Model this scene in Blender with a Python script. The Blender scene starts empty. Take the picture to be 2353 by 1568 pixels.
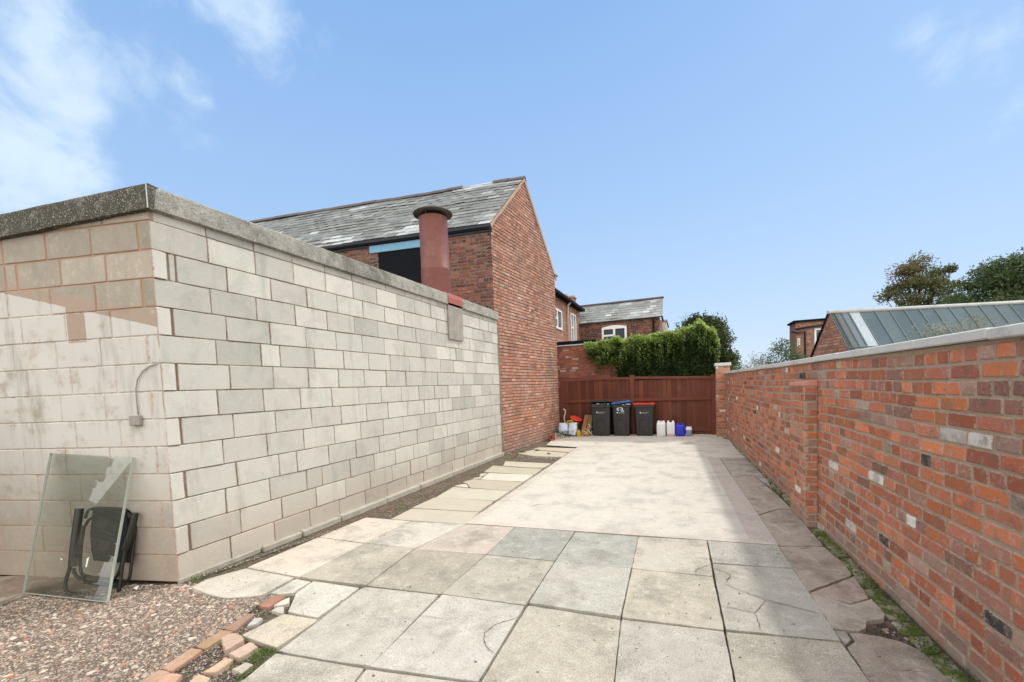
import bpy, bmesh, math, random
from math import radians, sin, cos, pi, atan2, sqrt, hypot
from mathutils import Vector, Matrix, noise as mnoise
random.seed(7)
SC = bpy.context.scene
COL = SC.collection

# ------------------------------------------------------------------ camera
H = 1.5
F_PX, W_PX, H_PX, PPX, PPY = 985.0, 2353.0, 1568.0, 1176.5, 942.0
yaw, pitch, roll = -.3835, -radians(2.95), -math.atan(.040)
CW = Vector((sin(yaw)*cos(pitch), cos(yaw)*cos(pitch), sin(pitch)))
_r0 = Vector((cos(yaw), -sin(yaw), 0)); _u0 = _r0.cross(CW)
CR = cos(roll)*_r0 + sin(roll)*_u0
CU = -sin(roll)*_r0 + cos(roll)*_u0
CP = Vector((0, 0, H))
cd = bpy.data.cameras.new('camera'); cam = bpy.data.objects.new('camera', cd); COL.objects.link(cam)
M = Matrix(((CR.x, CU.x, -CW.x, 0), (CR.y, CU.y, -CW.y, 0), (CR.z, CU.z, -CW.z, H), (0, 0, 0, 1)))
cam.matrix_world = M
cd.sensor_width = 36; cd.sensor_fit = 'HORIZONTAL'; cd.lens = F_PX/W_PX*36
cd.shift_y = (PPY-H_PX/2)/W_PX
cd.clip_start = .05; cd.clip_end = 2000
SC.camera = cam

# ------------------------------------------------------------------ world, sun, exposure
SUN = Vector((.476, .88, 1.065)).normalized()
world = bpy.data.worlds.new('World'); SC.world = world; world.use_nodes = True
sd = bpy.data.lights.new('sun', 'SUN'); sd.energy = 2.5; sd.angle = radians(2.6); sd.color = (1, .965, .90)
so = bpy.data.objects.new('sun', sd); COL.objects.link(so)
so.rotation_euler = SUN.to_track_quat('Z', 'Y').to_euler()
SC.view_settings.view_transform = 'Standard'; SC.view_settings.look = 'None'
SC.view_settings.gamma = 1; SC.view_settings.exposure = .12
SKY_STRENGTH = .15

class NT:
    def __init__(s, tree): s.t = tree; s.N = tree.nodes; s.L = tree.links
    def n(s, typ, props=None, **inp):
        nd = s.N.new(typ)
        for k, v in (props or {}).items(): setattr(nd, k, v)
        for k, v in inp.items():
            key = int(k[1:]) if k[0] == '_' and k[1:].isdigit() else k.replace('_', ' ')
            sk = nd.inputs[key]
            s.set(sk, v)
        return nd
    def set(s, sk, v):
        if isinstance(v, bpy.types.NodeSocket): s.L.new(v, sk)
        elif isinstance(v, bpy.types.Node): s.L.new(v.outputs[0], sk)
        else:
            if sk.type == 'RGBA' and len(v) == 3: v = (*v, 1)
            sk.default_value = v
    def math(s, op, a, b=0., c=0., clamp=False):
        return s.n('ShaderNodeMath', {'operation': op, 'use_clamp': clamp}, _0=a, _1=b, _2=c).outputs[0]
    def mix(s, f, a, b, mode='MIX'):
        nd = s.N.new('ShaderNodeMix'); nd.data_type = 'RGBA'; nd.blend_type = mode
        s.set(nd.inputs[0], f); s.set(nd.inputs[6], a); s.set(nd.inputs[7], b)
        return nd.outputs[2]
    def ramp(s, f, stops, interp='LINEAR'):
        nd = s.N.new('ShaderNodeValToRGB'); r = nd.color_ramp; r.interpolation = interp
        while len(r.elements) < len(stops): r.elements.new(.5)
        for e, (p, c) in zip(r.elements, stops):
            e.position = p; e.color = (*c, 1) if len(c) == 3 else c
        s.set(nd.inputs[0], f); return nd.outputs[0]
    def noise(s, vec, scale, detail=4, rough=.6, dist=0.):
        nd = s.n('ShaderNodeTexNoise', None, Scale=scale, Detail=float(detail), Roughness=rough, Distortion=dist)
        if vec is not None: s.L.new(vec, nd.inputs['Vector'])
        return nd.outputs[0]
    def step(s, v, lo, hi):
        nd = s.N.new('ShaderNodeMapRange'); nd.interpolation_type = 'SMOOTHSTEP'
        s.set(nd.inputs[0], v); s.set(nd.inputs[1], lo); s.set(nd.inputs[2], hi)
        return nd.outputs[0]
    def pos(s): return s.n('ShaderNodeNewGeometry').outputs['Position']
    def scale(s, v, sc):
        nd = s.n('ShaderNodeMapping'); s.L.new(v, nd.inputs[0]); nd.inputs['Scale'].default_value = sc; return nd.outputs[0]

w = NT(world.node_tree)
bg = w.N['Background']
sky = w.n('ShaderNodeTexSky', {'sky_type': 'NISHITA', 'sun_disc': False, 'sun_elevation': math.asin(SUN.z),
          'sun_rotation': atan2(SUN.x, SUN.y), 'altitude': 0, 'air_density': 1.0, 'dust_density': .6, 'ozone_density': 2.0})
wc = w.n('ShaderNodeTexCoord').outputs['Generated']
def direction(px, py): return (CW + (px-PPX)/F_PX*CR - (py-PPY)/F_PX*CU).normalized()
blobs = [((90, 150), .13, 1.), ((150, 260), .12, 1.), ((60, 340), .16, 1.), ((160, 380), .10, .8), ((30, 450), .10, .7),
         ((420, 190), .09, 1.), ((340, 130), .08, .8), ((520, 20), .13, .8), ((600, 60), .08, .7), ((470, 230), .05, .9),
         ((2290, 110), .07, .75), ((2210, 115), .04, .5), ((2340, 200), .06, .4), ((2140, 60), .05, .3), ((545, 495), .03, .25)]
acc = None
for (p, rad, a) in blobs:
    d = direction(*p)
    ds = w.n('ShaderNodeVectorMath', {'operation': 'DISTANCE'}, _0=wc, _1=tuple(d)).outputs['Value']
    g = w.math('MULTIPLY', w.math('SUBTRACT', 1., w.math('DIVIDE', ds, rad*1.35), clamp=True), a)
    acc = g if acc is None else w.math('MAXIMUM', acc, g)
wn = w.noise(w.scale(wc, (1, 1, 1.2)), 7.5, 8, .56, .25)
wn2 = w.noise(wc, 2.2, 3, .5)
cm = w.step(w.math('ADD', w.math('MULTIPLY', acc, .75), w.math('MULTIPLY', w.math('SUBTRACT', wn, .5), 1.9)), .27, .92)
cm = w.math('MULTIPLY', cm, w.step(acc, 0., .25))
wz = w.n('ShaderNodeSeparateXYZ'); w.L.new(wc, wz.inputs[0])
grad = w.ramp(wz.outputs[2], [(0., (.60, .74, .93)), (.12, (.51, .68, .92)), (.35, (.385, .59, .90)), (.65, (.26, .47, .84)), (1., (.18, .36, .72))])
k_ = 1/SKY_STRENGTH
grad = w.mix(1., grad, (k_*.98,)*3, 'MULTIPLY')
skyc = w.mix(.9, sky.outputs[0], grad)
cl = w.mix(w.math('MULTIPLY', cm, .7), skyc, (.80*k_, .93*k_, 1.02*k_))
# added bright cloud fill, unseen behind the camera, to lighten shaded faces
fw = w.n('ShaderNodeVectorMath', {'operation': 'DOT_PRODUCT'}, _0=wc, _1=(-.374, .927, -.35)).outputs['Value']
rear_fill = w.step(w.math('ADD', fw, w.math('MULTIPLY', w.math('SUBTRACT', wn2, .5), .8)), .08, -.30)
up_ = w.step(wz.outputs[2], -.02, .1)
cl = w.mix(w.math('MULTIPLY', w.math('MULTIPLY', rear_fill, up_), .9), cl, (2.25*k_, 2.18*k_, 2.06*k_))
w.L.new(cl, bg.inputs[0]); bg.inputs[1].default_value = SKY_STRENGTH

# ------------------------------------------------------------------ helpers
def ray(px, py): return CW + (px-PPX)/F_PX*CR - (py-PPY)/F_PX*CU
def G(px, py, z=0.):
    d = ray(px, py); return CP + d*((z-H)/d.z)
def PL(px, py, P, N):
    d = ray(px, py); P = Vector(P); N = Vector(N); return CP + d*((P-CP).dot(N)/d.dot(N))
def tag(o, label=None, cat=None, group=None, kind=None):
    if label: o['label'] = label
    if cat: o['category'] = cat
    if group: o['group'] = group
    if kind: o['kind'] = kind
    return o
def thing(name, label, cat, loc=(0, 0, 0), rz=0, group=None):
    o = bpy.data.objects.new(name, None); COL.objects.link(o); o.empty_display_size = .1
    o.location = loc; o.rotation_euler = (0, 0, rz); return tag(o, label, cat, group)

class MB:
    """collects geometry; uv, colour (bc) and material index per face corner / face"""
    def __init__(s): s.v = []; s.f = []; s.uv = []; s.c = []; s.mi = []; s.sm = []
    def face(s, idx, uv=None, c=(0, 0, 0, 1), mi=0, sm=False):
        s.f.append(tuple(idx)); s.uv.extend(uv if uv else [(0, 0)]*len(idx)); s.c.extend([c]*len(idx)); s.mi.append(mi); s.sm.append(sm)
    def verts(s, pts):
        b = len(s.v); s.v.extend([tuple(p) for p in pts]); return b
    def quad(s, a, b, c_, d, c=(0, 0, 0, 1), mi=0):
        i = s.verts([a, b, c_, d]); s.face((i, i+1, i+2, i+3), None, c, mi)
    def box(s, lo, hi, c=(0, 0, 0, 1), mi=0, O=None, U=None, N=None, Z=(0, 0, 1), bev=0.):
        """lo/hi = (u, n, z) extents in the frame O + u*U + n*N + z*Z"""
        O = Vector(O or (0, 0, 0)); U = Vector(U or (1, 0, 0)); N = Vector(N or (0, 1, 0)); Z = Vector(Z)
        P = lambda u, n, z: O+U*u+N*n+Z*z
        if bev <= 0:
            b = s.verts([P(u, n, z) for z in (lo[2], hi[2]) for n in (lo[1], hi[1]) for u in (lo[0], hi[0])])
            for q in ((0, 2, 3, 1), (4, 5, 7, 6), (0, 1, 5, 4), (2, 6, 7, 3), (0, 4, 6, 2), (1, 3, 7, 5)):
                s.face([b+i for i in q], None, c, mi)
        else:
            e = bev
            rings = []
            for z, k in ((lo[2], e), (lo[2]+e, 0), (hi[2]-e, 0), (hi[2], e)):
                x0, x1, y0, y1 = lo[0]+k, hi[0]-k, lo[1]+k, hi[1]-k
                r = min(e, .49*(x1-x0), .49*(y1-y0))
                if k: pts = [(x0+r, y0), (x1-r, y0), (x1, y0+r), (x1, y1-r), (x1-r, y1), (x0+r, y1), (x0, y1-r), (x0, y0+r)]
                else: pts = [(x0+r, y0), (x1-r, y0), (x1, y0+r), (x1, y1-r), (x1-r, y1), (x0+r, y1), (x0, y1-r), (x0, y0+r)]
                rings.append([P(x, y, z) for x, y in pts])
            s.loft(rings, c, mi, True, True, True)
    def loft(s, rings, c=(0, 0, 0, 1), mi=0, closed=True, cap0=False, cap1=False, sm=False):
        n = len(rings[0]); bs = [s.verts(r) for r in rings]
        for a, b in zip(bs, bs[1:]):
            for i in range(n if closed else n-1):
                j = (i+1) % n
                s.face((a+i, a+j, b+j, b+i), None, c, mi, sm)
        if cap0: s.face([bs[0]+i for i in reversed(range(n))], None, c, mi)
        if cap1: s.face([bs[-1]+i for i in range(n)], None, c, mi)
    def tube(s, pts, r, seg=10, c=(0, 0, 0, 1), mi=0, caps=True):
        pts = [Vector(p) for p in pts]; rings = []
        rr = r if isinstance(r, (list, tuple)) else [r]*len(pts)
        prev = None
        for i, p in enumerate(pts):
            t = (pts[min(i+1, len(pts)-1)]-pts[max(i-1, 0)]).normalized()
            if prev is None: a = t.orthogonal().normalized()
            else: a = (prev-t*prev.dot(t)).normalized()
            prev = a; b = t.cross(a)
            rings.append([p+(a*cos(2*pi*k/seg)+b*sin(2*pi*k/seg))*rr[i] for k in range(seg)])
        s.loft(rings, c, mi, True, caps, caps, True)
    def poly(s, pts, c=(0, 0, 0, 1), mi=0):
        b = s.verts(pts); s.face(range(b, b+len(pts)), None, c, mi)
    def slab(s, pts, top, thick, c, mi=0, bev=.004, jit=.0015, tilt=(0, 0), step=.07, rnd=random):
        """an irregular flat stone: pts xy anticlockwise or not, chamfered top"""
        P = [Vector((p[0], p[1])) for p in pts]
        ar = sum(P[i].x*P[(i+1) % len(P)].y-P[(i+1) % len(P)].x*P[i].y for i in range(len(P)))
        if ar < 0: P.reverse()
        cx = sum((p for p in P), Vector((0, 0)))/len(P)
        Q = []
        for i in range(len(P)):
            a, b = P[i], P[(i+1) % len(P)]; L = (b-a).length; n = max(1, int(L/step))
            for k in range(n):
                q = a.lerp(b, k/n)
                if k == 0: q = q+(cx-q).normalized()*bev*1.2
                Q.append(q+Vector((rnd.uniform(-jit, jit), rnd.uniform(-jit, jit))))
        n = len(Q)
        def z(p, dz): return top+(p.x-cx.x)*tilt[0]+(p.y-cx.y)*tilt[1]+dz
        ins = []
        for i in range(n):
            t = (Q[(i+1) % n]-Q[i-1]).normalized(); nn = Vector((-t.y, t.x)); ins.append(Q[i]+nn*bev)
        s.loft([[(p.x, p.y, z(p, -thick)) for p in Q], [(p.x, p.y, z(p, -bev)) for p in Q], [(p.x, p.y, z(p, 0)) for p in ins]], c, mi, True, False, False)
        b = len(s.v)-n; s.face(range(b, b+n), None, c, mi)
    def build(s, name, mats, parent=None):
        me = bpy.data.meshes.new(name); me.from_pydata(s.v, [], s.f)
        if not isinstance(mats, (list, tuple)): mats = [mats]
        for m in mats: me.materials.append(m)
        uvl = me.uv_layers.new(name='UVMap'); uvl.data.foreach_set('uv', [x for p in s.uv for x in p])
        ca = me.color_attributes.new('bc', 'FLOAT_COLOR', 'CORNER'); ca.data.foreach_set('color', [x for p in s.c for x in p])
        me.polygons.foreach_set('material_index', s.mi); me.polygons.foreach_set('use_smooth', s.sm)
        me.update()
        o = bpy.data.objects.new(name, me); COL.objects.link(o)
        if parent: o.parent = parent
        return o

# ------------------------------------------------------------------ materials
def newmat(name):
    m = bpy.data.materials.new(name); m.use_nodes = True; t = NT(m.node_tree)
    return m, t, t.N['Principled BSDF']
def finish(t, bs, col, rough=.9, bump=None, bd=.003, spec=.3, metal=0.):
    t.set(bs.inputs['Base Color'], col); t.set(bs.inputs['Roughness'], rough)
    t.set(bs.inputs['Specular IOR Level'], spec); t.set(bs.inputs['Metallic'], metal)
    if bump is not None:
        b = t.n('ShaderNodeBump', None, Distance=bd, Height=bump, Strength=1.); t.L.new(b.outputs[0], bs.inputs['Normal'])
def plain(name, col, rough=.6, var=.12, sc=8., bd=.001, spec=.4, metal=0., dirt=None):
    m, t, bs = newmat(name); p = t.n('ShaderNodeTexCoord').outputs['Object']
    n = t.noise(p, sc, 6, .65)
    c = t.mix(n, tuple(x*(1-var*2) for x in col), tuple(min(1, x*(1+var*2)) for x in col))
    if dirt: c = t.mix(t.math('MULTIPLY', t.step(t.noise(p, sc*.6, 8, .75), .5, .72), .7), c, dirt)
    finish(t, bs, c, rough, t.noise(p, sc*12, 4), bd, spec, metal); return m

def brick_mat(name, stops, mortar, smear=.006, mott=.35, dirt=None, low=None, bright=(.72, 1.25), bd=.005, wash=None):
    m, t, bs = newmat(name); p = t.pos()
    at = t.n('ShaderNodeAttribute', {'attribute_name': 'bc'})
    sep = t.n('ShaderNodeSeparateColor'); t.L.new(at.outputs['Color'], sep.inputs[0])
    r1, r2, L, Hh = sep.outputs[0], sep.outputs[1], sep.outputs[2], at.outputs['Alpha']
    uv = t.n('ShaderNodeUVMap', {'uv_map': 'UVMap'}); su = t.n('ShaderNodeSeparateXYZ'); t.L.new(uv.outputs[0], su.inputs[0])
    u, v = su.outputs[0], su.outputs[1]
    e = t.math('MINIMUM', t.math('MINIMUM', u, t.math('SUBTRACT', L, u)), t.math('MINIMUM', v, t.math('SUBTRACT', Hh, v)))
    base = t.ramp(r1, stops, 'CONSTANT')
    off = t.n('ShaderNodeCombineXYZ', None, X=t.math('MULTIPLY', r1, 37.), Y=t.math('MULTIPLY', r2, 53.), Z=r1)
    pv = t.n('ShaderNodeVectorMath', {'operation': 'ADD'}, _0=p, _1=off.outputs[0]).outputs[0]
    n1 = t.noise(pv, 14, 6, .7); n2 = t.noise(pv, 60, 5, .7); n3 = t.noise(pv, 28, 4, .6, 1.)
    base = t.mix(t.math('MULTIPLY', t.step(n1, .42, .62), mott), base, t.mix(.5, base, (.30, .20, .155)))
    base = t.mix(t.math('MULTIPLY', t.step(n3, .53, .66), .7), base, t.mix(.55, base, (.46, .37, .31)))
    base = t.mix(t.math('MULTIPLY', t.step(t.noise(pv, 7, 3, .5), .60, .63), .5), base, t.mix(.5, base, (.10, .07, .06)))
    base = t.mix(t.math('MULTIPLY', t.step(n2, .60, .70), .75), base, (.045, .03, .024))
    br = t.math('ADD', bright[0], t.math('MULTIPLY', r2, bright[1]-bright[0]))
    bc = t.n('ShaderNodeCombineXYZ', None, X=br, Y=br, Z=br)
    base = t.mix(1., base, bc.outputs[0], 'MULTIPLY')
    sm = t.math('LESS_THAN', t.math('ADD', e, t.math('MULTIPLY', t.math('SUBTRACT', t.noise(p, 55, 5, .7), .5), .022)), smear)
    mc = t.mix(t.noise(p, 40, 4), tuple(x*.75 for x in mortar), tuple(x*1.2 for x in mortar))
    base = t.mix(t.math('MULTIPLY', sm, .9), base, mc)
    if wash:   # lime and efflorescence patches
        base = t.mix(t.math('MULTIPLY', t.step(t.noise(t.scale(p, (1, 1, .6)), wash[1], 8, .75), .5, .68), wash[2]), base, wash[0])
    if dirt:
        dn = t.step(t.noise(t.scale(p, (1, 1, .5)), dirt[1], 7, .7), .48, .66)
        base = t.mix(t.math('MULTIPLY', dn, dirt[2]), base, dirt[0])
    if low:    # rising damp and splash staining at the foot
        z = t.n('ShaderNodeSeparateXYZ'); t.L.new(p, z.inputs[0])
        lm = t.math('SUBTRACT', 1., t.step(t.math('ADD', z.outputs[2], t.math('MULTIPLY', t.noise(p, 5, 6, .7), low[1])), low[1]*.5, low[1]*1.4))
        base = t.mix(t.math('MULTIPLY', lm, low[2]), base, low[0])
    h = t.math('ADD', t.math('MULTIPLY', n2, .6), t.math('MULTIPLY', t.noise(p, 130, 4, .8), .5))
    h = t.math('ADD', h, t.math('MULTIPLY', n3, .6))
    finish(t, bs, base, .92, h, bd, .2); return m

def mortar_mat(name, col, bd=.004):
    m, t, bs = newmat(name); p = t.pos()
    c = t.mix(t.noise(p, 18, 7, .75), tuple(x*.6 for x in col), tuple(x*1.25 for x in col))
    finish(t, bs, c, .95, t.noise(p, 90, 6, .8), bd, .15); return m

def stone_mat(name, speck=.35, blotch=.35, bd=.002, green=0., stain=(.16, .15, .12), patch=None, cracks=False, sc=1., ps=1.3):
    """colour from the bc attribute, exposed grit and weather staining on top"""
    m, t, bs = newmat(name); p = t.pos()
    at = t.n('ShaderNodeAttribute', {'attribute_name': 'bc'}).outputs['Color']
    n1 = t.noise(p, 2.2, 7, .7, .3); n2 = t.noise(p, 110*sc, 5, .8); n3 = t.noise(p, 9, 8, .75); n4 = t.noise(p, 190*sc, 4, .7)
    c = t.mix(t.math('MULTIPLY', t.step(n1, .45, .66), blotch), at, t.mix(.55, at, stain))
    c = t.mix(t.math('MULTIPLY', t.step(n3, .5, .72), blotch*.8), c, t.mix(.45, c, stain))
    c = t.mix(t.math('MULTIPLY', t.step(n3, .5, .3), blotch*.7), c, t.mix(.4, c, (.75, .72, .66)))
    c = t.mix(t.math('MULTIPLY', t.step(n2, .50, .66), speck), c, t.mix(.75, c, (.13, .12, .10)))
    c = t.mix(t.math('MULTIPLY', t.step(n4, .56, .66), speck*.9), c, (.72, .69, .62))
    c = t.mix(t.math('MULTIPLY', t.step(t.noise(p, 26, 2, .4), .74, .76), .9), c, (.06, .05, .04))
    if patch: c = t.mix(t.math('MULTIPLY', t.step(t.noise(t.scale(p, (1, .5, 1)), ps, 8, .75, .8), .5, .64), patch[1]), c, patch[0])
    if green: c = t.mix(t.math('MULTIPLY', t.step(t.noise(p, 7, 8, .8), .44, .58), green, clamp=True), c, (.12, .15, .03))
    h = t.math('ADD', n2, t.math('MULTIPLY', n3, .8))
    finish(t, bs, c, .9, h, bd, .2); return m

def leaf_mat(name, cols, trans=.35):
    m, t, bs = newmat(name)
    at = t.n('ShaderNodeAttribute', {'attribute_name': 'bc'}); sep = t.n('ShaderNodeSeparateColor'); t.L.new(at.outputs['Color'], sep.inputs[0])
    c = t.ramp(sep.outputs[0], [(i/max(1, len(cols)-1), k) for i, k in enumerate(cols)])
    t.set(bs.inputs['Base Color'], c); bs.inputs['Roughness'].default_value = .55; bs.inputs['Specular IOR Level'].default_value = .3
    tr = t.n('ShaderNodeBsdfTranslucent'); t.L.new(c, tr.inputs[0])
    mx = t.n('ShaderNodeMixShader'); mx.inputs[0].default_value = trans
    t.L.new(bs.outputs[0], mx.inputs[1]); t.L.new(tr.outputs[0], mx.inputs[2])
    t.L.new(mx.outputs[0], t.N['Material Output'].inputs[0]); return m

def attr_mat(name, rough=.8, bd=.001, sc=120, spec=.3, mott=.25, metal=0.):
    m, t, bs = newmat(name); p = t.pos()
    at = t.n('ShaderNodeAttribute', {'attribute_name': 'bc'}).outputs['Color']
    c = t.mix(t.math('MULTIPLY', t.step(t.noise(p, sc*.15, 7, .75), .42, .7), mott), at, t.mix(.7, at, (.08, .07, .06)))
    finish(t, bs, c, rough, t.noise(p, sc, 4, .7), bd, spec, metal); return m

WALL_STOPS = [(0, (.50, .15, .07)), (.14, (.43, .13, .07)), (.28, (.54, .175, .075)), (.42, (.40, .135, .085)), (.56, (.33, .15, .11)),
              (.64, (.47, .165, .09)), (.80, (.36, .22, .175)), (.86, (.29, .145, .11)), (.90, (.52, .17, .06)), (.94, (.37, .30, .24)), (.965, (.70, .65, .60)), (.988, (.05, .045, .045))]
M_rbrick = brick_mat('yard wall brick', WALL_STOPS, (.40, .31, .24), .0035, .75, low=((.30, .26, .22), .22, .5), bd=.005)
M_rmortar = mortar_mat('yard wall mortar', (.41, .315, .24))
M_gbrick = brick_mat('gable brick', [(0, (.49, .245, .17)), (.2, (.43, .20, .14)), (.4, (.52, .28, .20)), (.55, (.48, .19, .11)), (.7, (.40, .21, .155)), (.82, (.53, .29, .21)), (.96, (.30, .15, .11)), (.99, (.60, .45, .37))],
                     (.36, .27, .21), .004, .35, dirt=((.17, .125, .10), 1.2, .62), low=((.33, .27, .24), .5, .55), wash=((.50, .38, .32), 1.6, .45))
M_gmortar = mortar_mat('gable mortar', (.15, .10, .075))
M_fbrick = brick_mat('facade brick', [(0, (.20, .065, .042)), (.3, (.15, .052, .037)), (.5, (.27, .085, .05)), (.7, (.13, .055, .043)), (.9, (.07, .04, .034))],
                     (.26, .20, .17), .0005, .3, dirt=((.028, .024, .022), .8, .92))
M_fmortar = mortar_mat('facade mortar', (.20, .155, .13))
M_bbrick = brick_mat('back wall brick', [(0, (.36, .10, .06)), (.3, (.40, .12, .07)), (.6, (.30, .09, .06)), (.85, (.26, .12, .10)), (.95, (.45, .33, .28))], (.30, .17, .13), .003, .3)
M_bmortar = mortar_mat('back wall mortar', (.28, .15, .11))
M_dbrick = brick_mat('dark house brick', [(0, (.045, .028, .024)), (.35, (.15, .06, .04)), (.5, (.035, .025, .022)), (.8, (.20, .08, .05))], (.20, .13, .10), .002, .2)
M_pbrick = brick_mat('pink house brick', [(0, (.42, .22, .15)), (.3, (.36, .18, .125)), (.6, (.46, .26, .18)), (.85, (.32, .17, .12))], (.42, .30, .23), .003, .2)

def block_mat(name, front):
    m, t, bs = newmat(name); p = t.pos()
    at = t.n('ShaderNodeAttribute', {'attribute_name': 'bc'}); sep = t.n('ShaderNodeSeparateColor'); t.L.new(at.outputs['Color'], sep.inputs[0])
    r1, r2, L, Hh = sep.outputs[0], sep.outputs[1], sep.outputs[2], at.outputs['Alpha']
    uv = t.n('ShaderNodeUVMap', {'uv_map': 'UVMap'}); su = t.n('ShaderNodeSeparateXYZ'); t.L.new(uv.outputs[0], su.inputs[0])
    u, v = su.outputs[0], su.outputs[1]
    e = t.math('MINIMUM', t.math('MINIMUM', u, t.math('SUBTRACT', L, u)), t.math('MINIMUM', v, t.math('SUBTRACT', Hh, v)))
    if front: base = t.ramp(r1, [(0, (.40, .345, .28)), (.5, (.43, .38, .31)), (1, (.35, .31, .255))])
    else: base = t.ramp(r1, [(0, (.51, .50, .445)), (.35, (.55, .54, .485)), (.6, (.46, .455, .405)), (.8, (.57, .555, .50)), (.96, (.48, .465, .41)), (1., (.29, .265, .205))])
    n1 = t.noise(p, 3.2, 7, .7, .4); n2 = t.noise(p, 75, 6, .85); n3 = t.noise(p, 17, 7, .7)
    base = t.mix(t.math('MULTIPLY', t.step(n1, .46, .68), .5), base, t.mix(.5, base, (.22, .22, .19)))
    base = t.mix(t.math('MULTIPLY', t.step(n3, .5, .72), .45), base, (.62, .60, .53))
    base = t.mix(t.math('MULTIPLY', t.step(n2, .56, .66), .55), base, t.mix(.6, base, (.12, .11, .095)))
    br = t.math('ADD', .86, t.math('MULTIPLY', r2, .24)); bc = t.n('ShaderNodeCombineXYZ', None, X=br, Y=br, Z=br)
    base = t.mix(1., base, bc.outputs[0], 'MULTIPLY')
    nn = t.math('MULTIPLY', t.math('SUBTRACT', t.noise(p, 30, 6, .75), .5), .03)
    sm = t.math('LESS_THAN', t.math('ADD', e, nn), .009 if front else .002)
    base = t.mix(t.math('MULTIPLY', sm, .85), base, t.mix(n3, (.36, .25, .18), (.46, .34, .26)))
    z = t.n('ShaderNodeSeparateXYZ'); t.L.new(p, z.inputs[0]); X, Z = z.outputs[0], z.outputs[2]
    if front:  # old limewash below the line of a removed lean-to roof
        line = t.math('ADD', 1.10, t.math('MULTIPLY', X, -.256))
        wm = t.step(t.math('SUBTRACT', line, t.math('ADD', Z, t.math('MULTIPLY', nn, 1.))), -.004, .006)
        pt = t.math('MULTIPLY', t.math('GREATER_THAN', X, -4.78), t.math('LESS_THAN', X, -4.60))
        pt = t.math('MULTIPLY', pt, t.math('GREATER_THAN', Z, 2.02))
        wm = t.math('MULTIPLY', wm, t.math('SUBTRACT', 1., pt))
        fade = t.step(Z, .3, 1.3)
        am = t.math('MULTIPLY', wm, t.math('ADD', .15, t.math('MULTIPLY', fade, .72)))
        am = t.math('MULTIPLY', am, t.step(t.noise(p, 4.5, 7, .7), .25, .5))
        base = t.mix(am, base, (.64, .62, .58))
        band = t.math('MULTIPLY', t.step(t.math('SUBTRACT', t.math('ADD', line, .115), Z), 0., .03), t.math('SUBTRACT', 1., wm))
        base = t.mix(t.math('MULTIPLY', band, .65), base, (.42, .31, .235))
    lo = t.math('SUBTRACT', 1., t.step(t.math('ADD', Z, t.math('MULTIPLY', n1, .8)), .45, 1.15))
    stn = t.step(t.noise(t.scale(p, (5, 5, .8)), 1., 7, .7), .52, .75); base = t.mix(t.math('MULTIPLY', stn, .5), base, (.25, .245, .21))
    base = t.mix(t.math('MULTIPLY', lo, .42), base, (.43, .32, .245))
    h = t.math('ADD', t.math('MULTIPLY', n2, 1.), t.math('MULTIPLY', n3, .6))
    finish(t, bs, base, .93, h, .003, .15); return m
M_block = block_mat('side concrete block', False); M_blockf = block_mat('front concrete block', True)
M_bmort = mortar_mat('pink mortar', (.31, .26, .215))
def front_mortar():   # pink mortar above, limewashed over below the old lean-to line
    m, t, bs = newmat('limewashed front mortar'); p = t.pos(); z = t.n('ShaderNodeSeparateXYZ'); t.L.new(p, z.inputs[0])
    line = t.math('ADD', 1.10, t.math('MULTIPLY', z.outputs[0], -.256)); n = t.noise(p, 25, 7, .8)
    a = t.step(t.math('SUBTRACT', line, z.outputs[2]), 0., .02)
    c = t.mix(t.math('MULTIPLY', a, t.step(n, .35, .6)), t.mix(n, (.34, .22, .15), (.46, .32, .23)), t.mix(t.step(z.outputs[2], .3, 1.4), (.44, .38, .32), (.58, .55, .51)))
    finish(t, bs, c, .95, n, .004, .15); return m
M_bmortf = front_mortar()

M_slab = stone_mat('paving slab', 1., 1.)
M_pad = stone_mat('cast concrete', .65, .9, .003, 0., (.27, .255, .22), patch=((.48, .455, .405), .22))
M_path = stone_mat('weathered sandstone flags', .8, 1.1, .010, .10, (.12, .09, .07), patch=((.56, .49, .42), .7), ps=4.5)
M_flag = stone_mat('smooth yard flags', .15, .4, .001, 0., (.32, .29, .22))
M_frag = stone_mat('broken stone', .35, .5, .004, .15)
M_moss = stone_mat('mossy stone', .4, .6, .008, 1.6)
M_grit = attr_mat('gravel stone', .9, .002, 200)

def ground_mat():
    m, t, bs = newmat('yard soil'); p = t.pos()
    n = t.noise(p, 26, 8, .8); n2 = t.noise(p, 3, 5, .6)
    c = t.ramp(n, [(.3, (.05, .038, .028)), (.5, (.13, .10, .075)), (.62, (.24, .19, .15)), (.75, (.40, .35, .29))])
    c = t.mix(t.math('MULTIPLY', t.step(n2, .5, .65), .4), c, (.06, .07, .03))
    finish(t, bs, c, .95, n, .015, .1); return m
M_soil = ground_mat()
def gravelbase_mat():
    m, t, bs = newmat('gravel bed'); p = t.pos()
    n = t.noise(p, 60, 8, .85); c = t.ramp(n, [(.32, (.05, .04, .03)), (.5, (.16, .125, .10)), (.7, (.34, .28, .23))])
    finish(t, bs, c, .95, n, .012, .1); return m
M_gravel = gravelbase_mat()

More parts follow.
